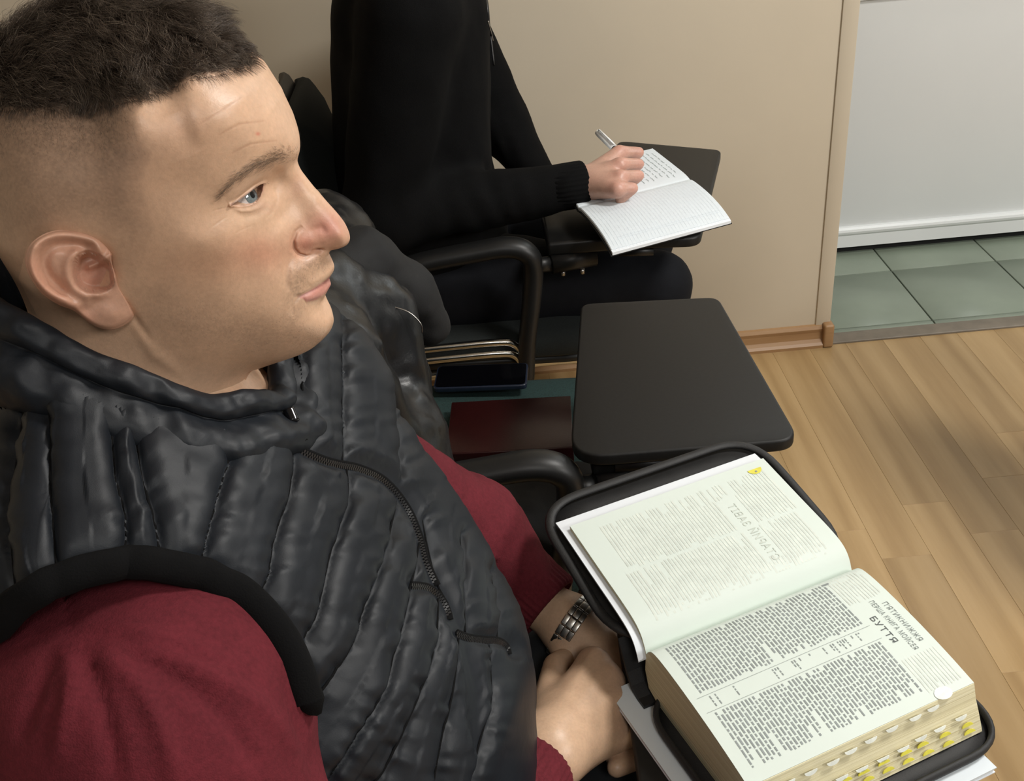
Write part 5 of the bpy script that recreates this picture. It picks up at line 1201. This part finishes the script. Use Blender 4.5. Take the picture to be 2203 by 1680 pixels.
def dsc(r, h0, h1, n=32):
    V = [c+Nr*h+r*(math.cos(2*math.pi*q/n)*T+math.sin(2*math.pi*q/n)*wax) for h in (h0, h1) for q in range(n)]
    return V, [tuple(range(n-1, -1, -1)), tuple(range(n, 2*n))]+[(q, (q+1) % n, n+(q+1) % n, n+q) for q in range(n)]
MB().add(*dsc(.0195, -.003, .006)).build('watch_case', MT['gloss_black'], wt, bevel=.0012); MB().add(*dsc(.0165, .006, .0066)).build('dial', MT['screen'], wt, smooth=False)
# ---------------------------------------------------------------- the person in black by the wall
p2 = empty('person', (-.1, 1.98, .49)); setp(p2, 'person in a black half-zip jumper writing in a notebook by the wall', 'person')
Y2 = 1.985
EL2, CU2 = A([-.185, 1.765, .735]), A([.172, 1.832, .735])
ELF, CUF = A([.035, 2.175, .760]), A([.115, 2.10, .655])
def jumper(P):
    d = sd_ell(P, (-.125, Y2, .60), (.165, .19, .16)); d = smin(d, sd_cone(P, (-.14, Y2-.05, .66), (-.105, Y2-.065, 1.02), .145, .138), .06); d = smin(d, sd_cone(P, (-.14, Y2+.05, .66), (-.105, Y2+.065, 1.02), .145, .138), .06)
    d = smin(d, sd_cone(P, (-.09, Y2-.16, 1.07), (-.09, Y2+.16, 1.07), .075, .075), .05)
    d = smin(d, sd_cone(P, (-.085, Y2, 1.10), (-.075, Y2, 1.20), .085, .068), .05)
    n = smin(sd_cone(P, (-.10, Y2-.185, 1.05), EL2, .085, .068), sd_cone(P, EL2, CU2, .064, .040), .03)
    f = smin(sd_cone(P, (-.075, Y2+.185, 1.05), ELF, .082, .062), sd_cone(P, ELF, CUF, .060, .038), .03)
    d = smin(smin(d, n, .025), f, .025)
    t = np.sin(P[..., 0]*150+P[..., 2]*60+4*noise3(P, 9))*.0028*np.exp(-((P[..., 0]-.0)/.09)**2)*np.exp(-((P[..., 2]-.73)/.06)**2)
    return d+.005*fbm(P*A([1, 1, .6]), 13, 3)+t
V, F = surfnets(jumper, (-.36, 1.64, .42), (.25, 2.36, 1.26), .0085); V = relax(V, F, 2)
ax2 = (CU2-EL2)/np.linalg.norm(CU2-EL2); axg = (CUF-ELF)/np.linalg.norm(CUF-ELF)
keep = ~((((V-CU2)@ax2) > .004) & (V[:, 1] < 1.95) & (V[:, 0] > .1)) & (V[:, 2] < 1.245); F = F[keep[F].all(1)]
o = link('jumper', npmesh('jumper', V, F), MT['black_knit'], p2); o['label'] = 'black half-zip jumper'
cuffband('cuff', CU2+ax2*.008, ax2, .0400, .0385, .065, MT['black_knit'], p2, ribs=30)
bj = BVHTree.FromPolygons(V.tolist(), F.tolist())
def on_j(x_, y_, off):
    dd = ray(A(float(x_)), A(float(y_))); dd /= np.linalg.norm(dd); h_ = bj.ray_cast(Vector(EYE), Vector(dd)); return A(h_[0])-dd*off if h_[0] is not None else None
zq = [q for q in (on_j(1046+t*.12, t, .001) for t in range(-20, 150, 10)) if q is not None]
if len(zq) > 3: tube('half_zip', zq, .0022, MT['zip'], p2, 6)
zt_ = [q for q in (on_j(1050+(t-46)*.25, t, .004) for t in (46, 60, 75, 88)) if q is not None]
if len(zt_) > 2: tube('zip_pull', zt_, .0018, MT['steel'], p2, 6)
def trousers2(P):
    d = None
    for y0, y1 in ((1.875, 1.885), (2.08, 2.10)):
        q = smin(sd_cone(P, (-.14, y0, .555), (.312, y1, .490),   .102, .072), sd_cone(P, (.318, y1, .48), (.29, y1, .09), .068, .048), .03); d = q if d is None else smin(d, q, .03)
    d = smin(d, sd_cone(P, (-.16, 1.90, .57), (-.16, 2.07, .57), .10, .10), .04)
    return d+.004*fbm(P, 16, 3)
V, F = surfnets(trousers2, (-.30, 1.76, .04), (.44, 2.24, .70), .010); V = relax(V, F, 2); link('trousers', npmesh('trousers', V, F), MT['trouser'], p2)
for y in (1.885, 2.10):
    def shoe(P, y=y): return smax(smin(sd_cone(P, (.28, y, .05), (.46, y, .035), .048, .036), sd_cone(P, (.28, y, .06), (.285, y, .11), .046, .046), .03), -(P[..., 2]-.002), .004)
    V, F = surfnets(shoe, (.21, y-.07, -.01), (.53, y+.07, .17), .009); link('shoe', npmesh('shoe', V, F), MT['leather'], p2)
# hands, neck and head in one skin mesh
W2 = CU2+ax2*.004
K2 = [atz(A(1332.), A(324.), A(.770)), atz(A(1333.), A(350.), A(.768)), atz(A(1333.), A(377.), A(.760)), atz(A(1328.), A(402.), A(.750))]
T2 = [atz(A(1374.), A(328.), A(.760)), atz(A(1374.), A(353.), A(.757)), atz(A(1374.), A(378.), A(.750)), atz(A(1361.), A(405.), A(.742))]
def hand2(P):
    d = sd_cone(P, W2-ax2*.04, W2, .030, .0275)
    for k in K2: d = smin(d, sd_cone(P, W2+(k-W2)*.15+A([0, 0, -.002]), k-A([0, 0, .006]), .024, .0150), .015)
    fg = None
    for k, t in zip(K2, T2):
        e = t+A([-.022, .004, -.022]); q = np.minimum(sd_cone(P, k-A([0, 0, .003]), t, .0118, .0105), sd_cone(P, t, e, .0105, .0085)); fg = q if fg is None else smin(fg, q, .0022)
    d = smin(d, fg, .006)
    th0 = W2+(K2[0]-W2)*.4+A([.0, .015, -.008]); th1 = K2[0]+A([.012, .022, -.018]); d = smin(d, np.minimum(sd_cone(P, th0, th1, .016, .011), sd_cone(P, th1, T2[0]+A([-.004, .012, -.022]), .011, .009)), .008)
    return d
def hand2f(P):
    d = sd_cone(P, CUF-axg*.03, CUF+axg*.01, .028, .027); a = CUF+axg*.06; d = smin(d, sd_ell(P, a, (.045, .04, .016)), .02)
    for q in range(4): s = a+axg*.02+A([.012*(q-1.5)*1.3, .010*(q-1.5), 0]); d = smin(d, sd_cone(P, s, s+axg*.06, .009, .007), .004)
    return d
HD = A([-.035, Y2, 1.36])
def head2(P):
    d = sd_ell(P, HD+A([-.015, 0, .03]), (.098, .077, .098)); d = smin(d, sd_ell(P, HD+A([.030, 0, -.045]), (.058, .052, .075)), .03)
    d = smin(d, sd_cone(P, HD+A([-.04, 0, -.08]), (-.075, Y2, 1.12), .056, .06), .03); d = smin(d, sd_cone(P, HD+A([.085, 0, .0]), HD+A([.104, 0, -.035]), .007, .012), .012)
    for s in (-1, 1):
        d = smin(d, sd_ell(P, HD+A([-.02, s*.076, -.015]), (.018, .008, .031)), .004); d = smax(d, -sd_ell(P, HD+A([.088, s*.03, .002]), (.016, .016, .009)), .012)
    d = smax(d, -sd_ell(P, HD+A([.092, 0, -.070]), (.012, .024, .0025)), .005)
    return d
def core2(P):
    d = sd_cone(P, (-.13, Y2, .58), (-.10, Y2, 1.02), .12, .10); d = smin(d, sd_cone(P, (-.10, Y2, 1.02), (-.075, Y2, 1.16), .07, .055), .04)
    for s, el, wr in ((-1, EL2, W2-ax2*.01), (1, ELF, CUF)):
        sh = A([-.09, Y2+s*.16, 1.03]); d = smin(d, sd_cone(P, (-.10, Y2, 1.03), sh, .06, .045), .03); d = smin(d, sd_cone(P, sh, el, .042, .036), .02); d = smin(d, sd_cone(P, el, wr, .036, .024), .02)
    return d
vs, fs, of = [], [], 0
for fn, lo, hi, h in ((hand2, (.08, 1.74, .68), (.34, 1.98, .82), .0034), (hand2f, (.06, 1.86, .68), (.30, 2.12, .79), .005), (head2, (-.16, 1.87, 1.10), (.10, 2.10, 1.52), .007), (core2, (-.28, 1.68, .42), (.24, 2.30, 1.26), .012)):
    V, F = surfnets(fn, lo, hi, h); V = relax(V, F, 2); vs.append(V); fs.append(F+of); of += len(V)
V = np.concatenate(vs); me = npmesh('body', V, np.concatenate(fs)); c = np.tile(A([.52, .31, .235]), (len(V), 1))*(1+.06*fbm(V, 60, 3)[:, None])
rd = np.exp(-(np.min([np.linalg.norm(V-k, axis=1) for k in K2+T2], 0)/.018)**2)[:, None]*.5; c = c*(1-rd)+A([.60, .27, .215])*rd; vcol(me, c); link('body', me, MT['skin'], p2)
def hair2(P): return smax(sd_ell(P, HD+A([-.022, 0, .034]), (.102, .082, .103))+.002*noise3(P, 120), -sd_ell(P, HD+A([.075, 0, -.035]), (.085, .095, .105)), .008)
V, F = surfnets(hair2, (-.18, 1.88, 1.26), (.09, 2.09, 1.52), .007); me = npmesh('hair', V, F); vcol(me, np.tile(A([.03, .02, .015]), (len(V), 1))); link('hair', me, MT['hair'], p2)
# pen
tip = atz(A(1372.), A(368.), A(.7185)); zt2 = .74
while np.linalg.norm(atz(A(1284.), A(283.), A(zt2))-tip) > .142 and zt2 < .95: zt2 += .002
ptop = atz(A(1284.), A(283.), A(zt2)); pd = (ptop-tip)/np.linalg.norm(ptop-tip); PLn = np.linalg.norm(ptop-tip)
pen = empty('pen', tuple(tip)); setp(pen, 'white ballpoint pen held over the notebook', 'pen')
tube('pen_tip', [tip, tip+pd*.012], [.0007, .0030], MT['steel'], pen, 12); tube('barrel', [tip+pd*.012, tip+pd*.05, tip+pd*(PLn-.060)], [.0045, .0060, .0062], MT['gloss_black'], pen, 14); tube('cap', [tip+pd*(PLn-.060), tip+pd*(PLn-.01), tip+pd*(PLn-.002), tip+pd*PLn], [.0068, .0068, .0058, .0025], MT['pen_white'], pen, 14)
cu = np.cross(pd, [.3, -.8, .5]); cu /= np.linalg.norm(cu); cn = np.cross(cu, pd); cn = cn if cn[1] < 0 else -cn
tube('clip', [tip+pd*(PLn-.006)+cn*.004, tip+pd*(PLn-.008)+cn*.0100, tip+pd*(PLn-.060)+cn*.0100], .0012, MT['pen_white'], pen, 8, ry=.0024)
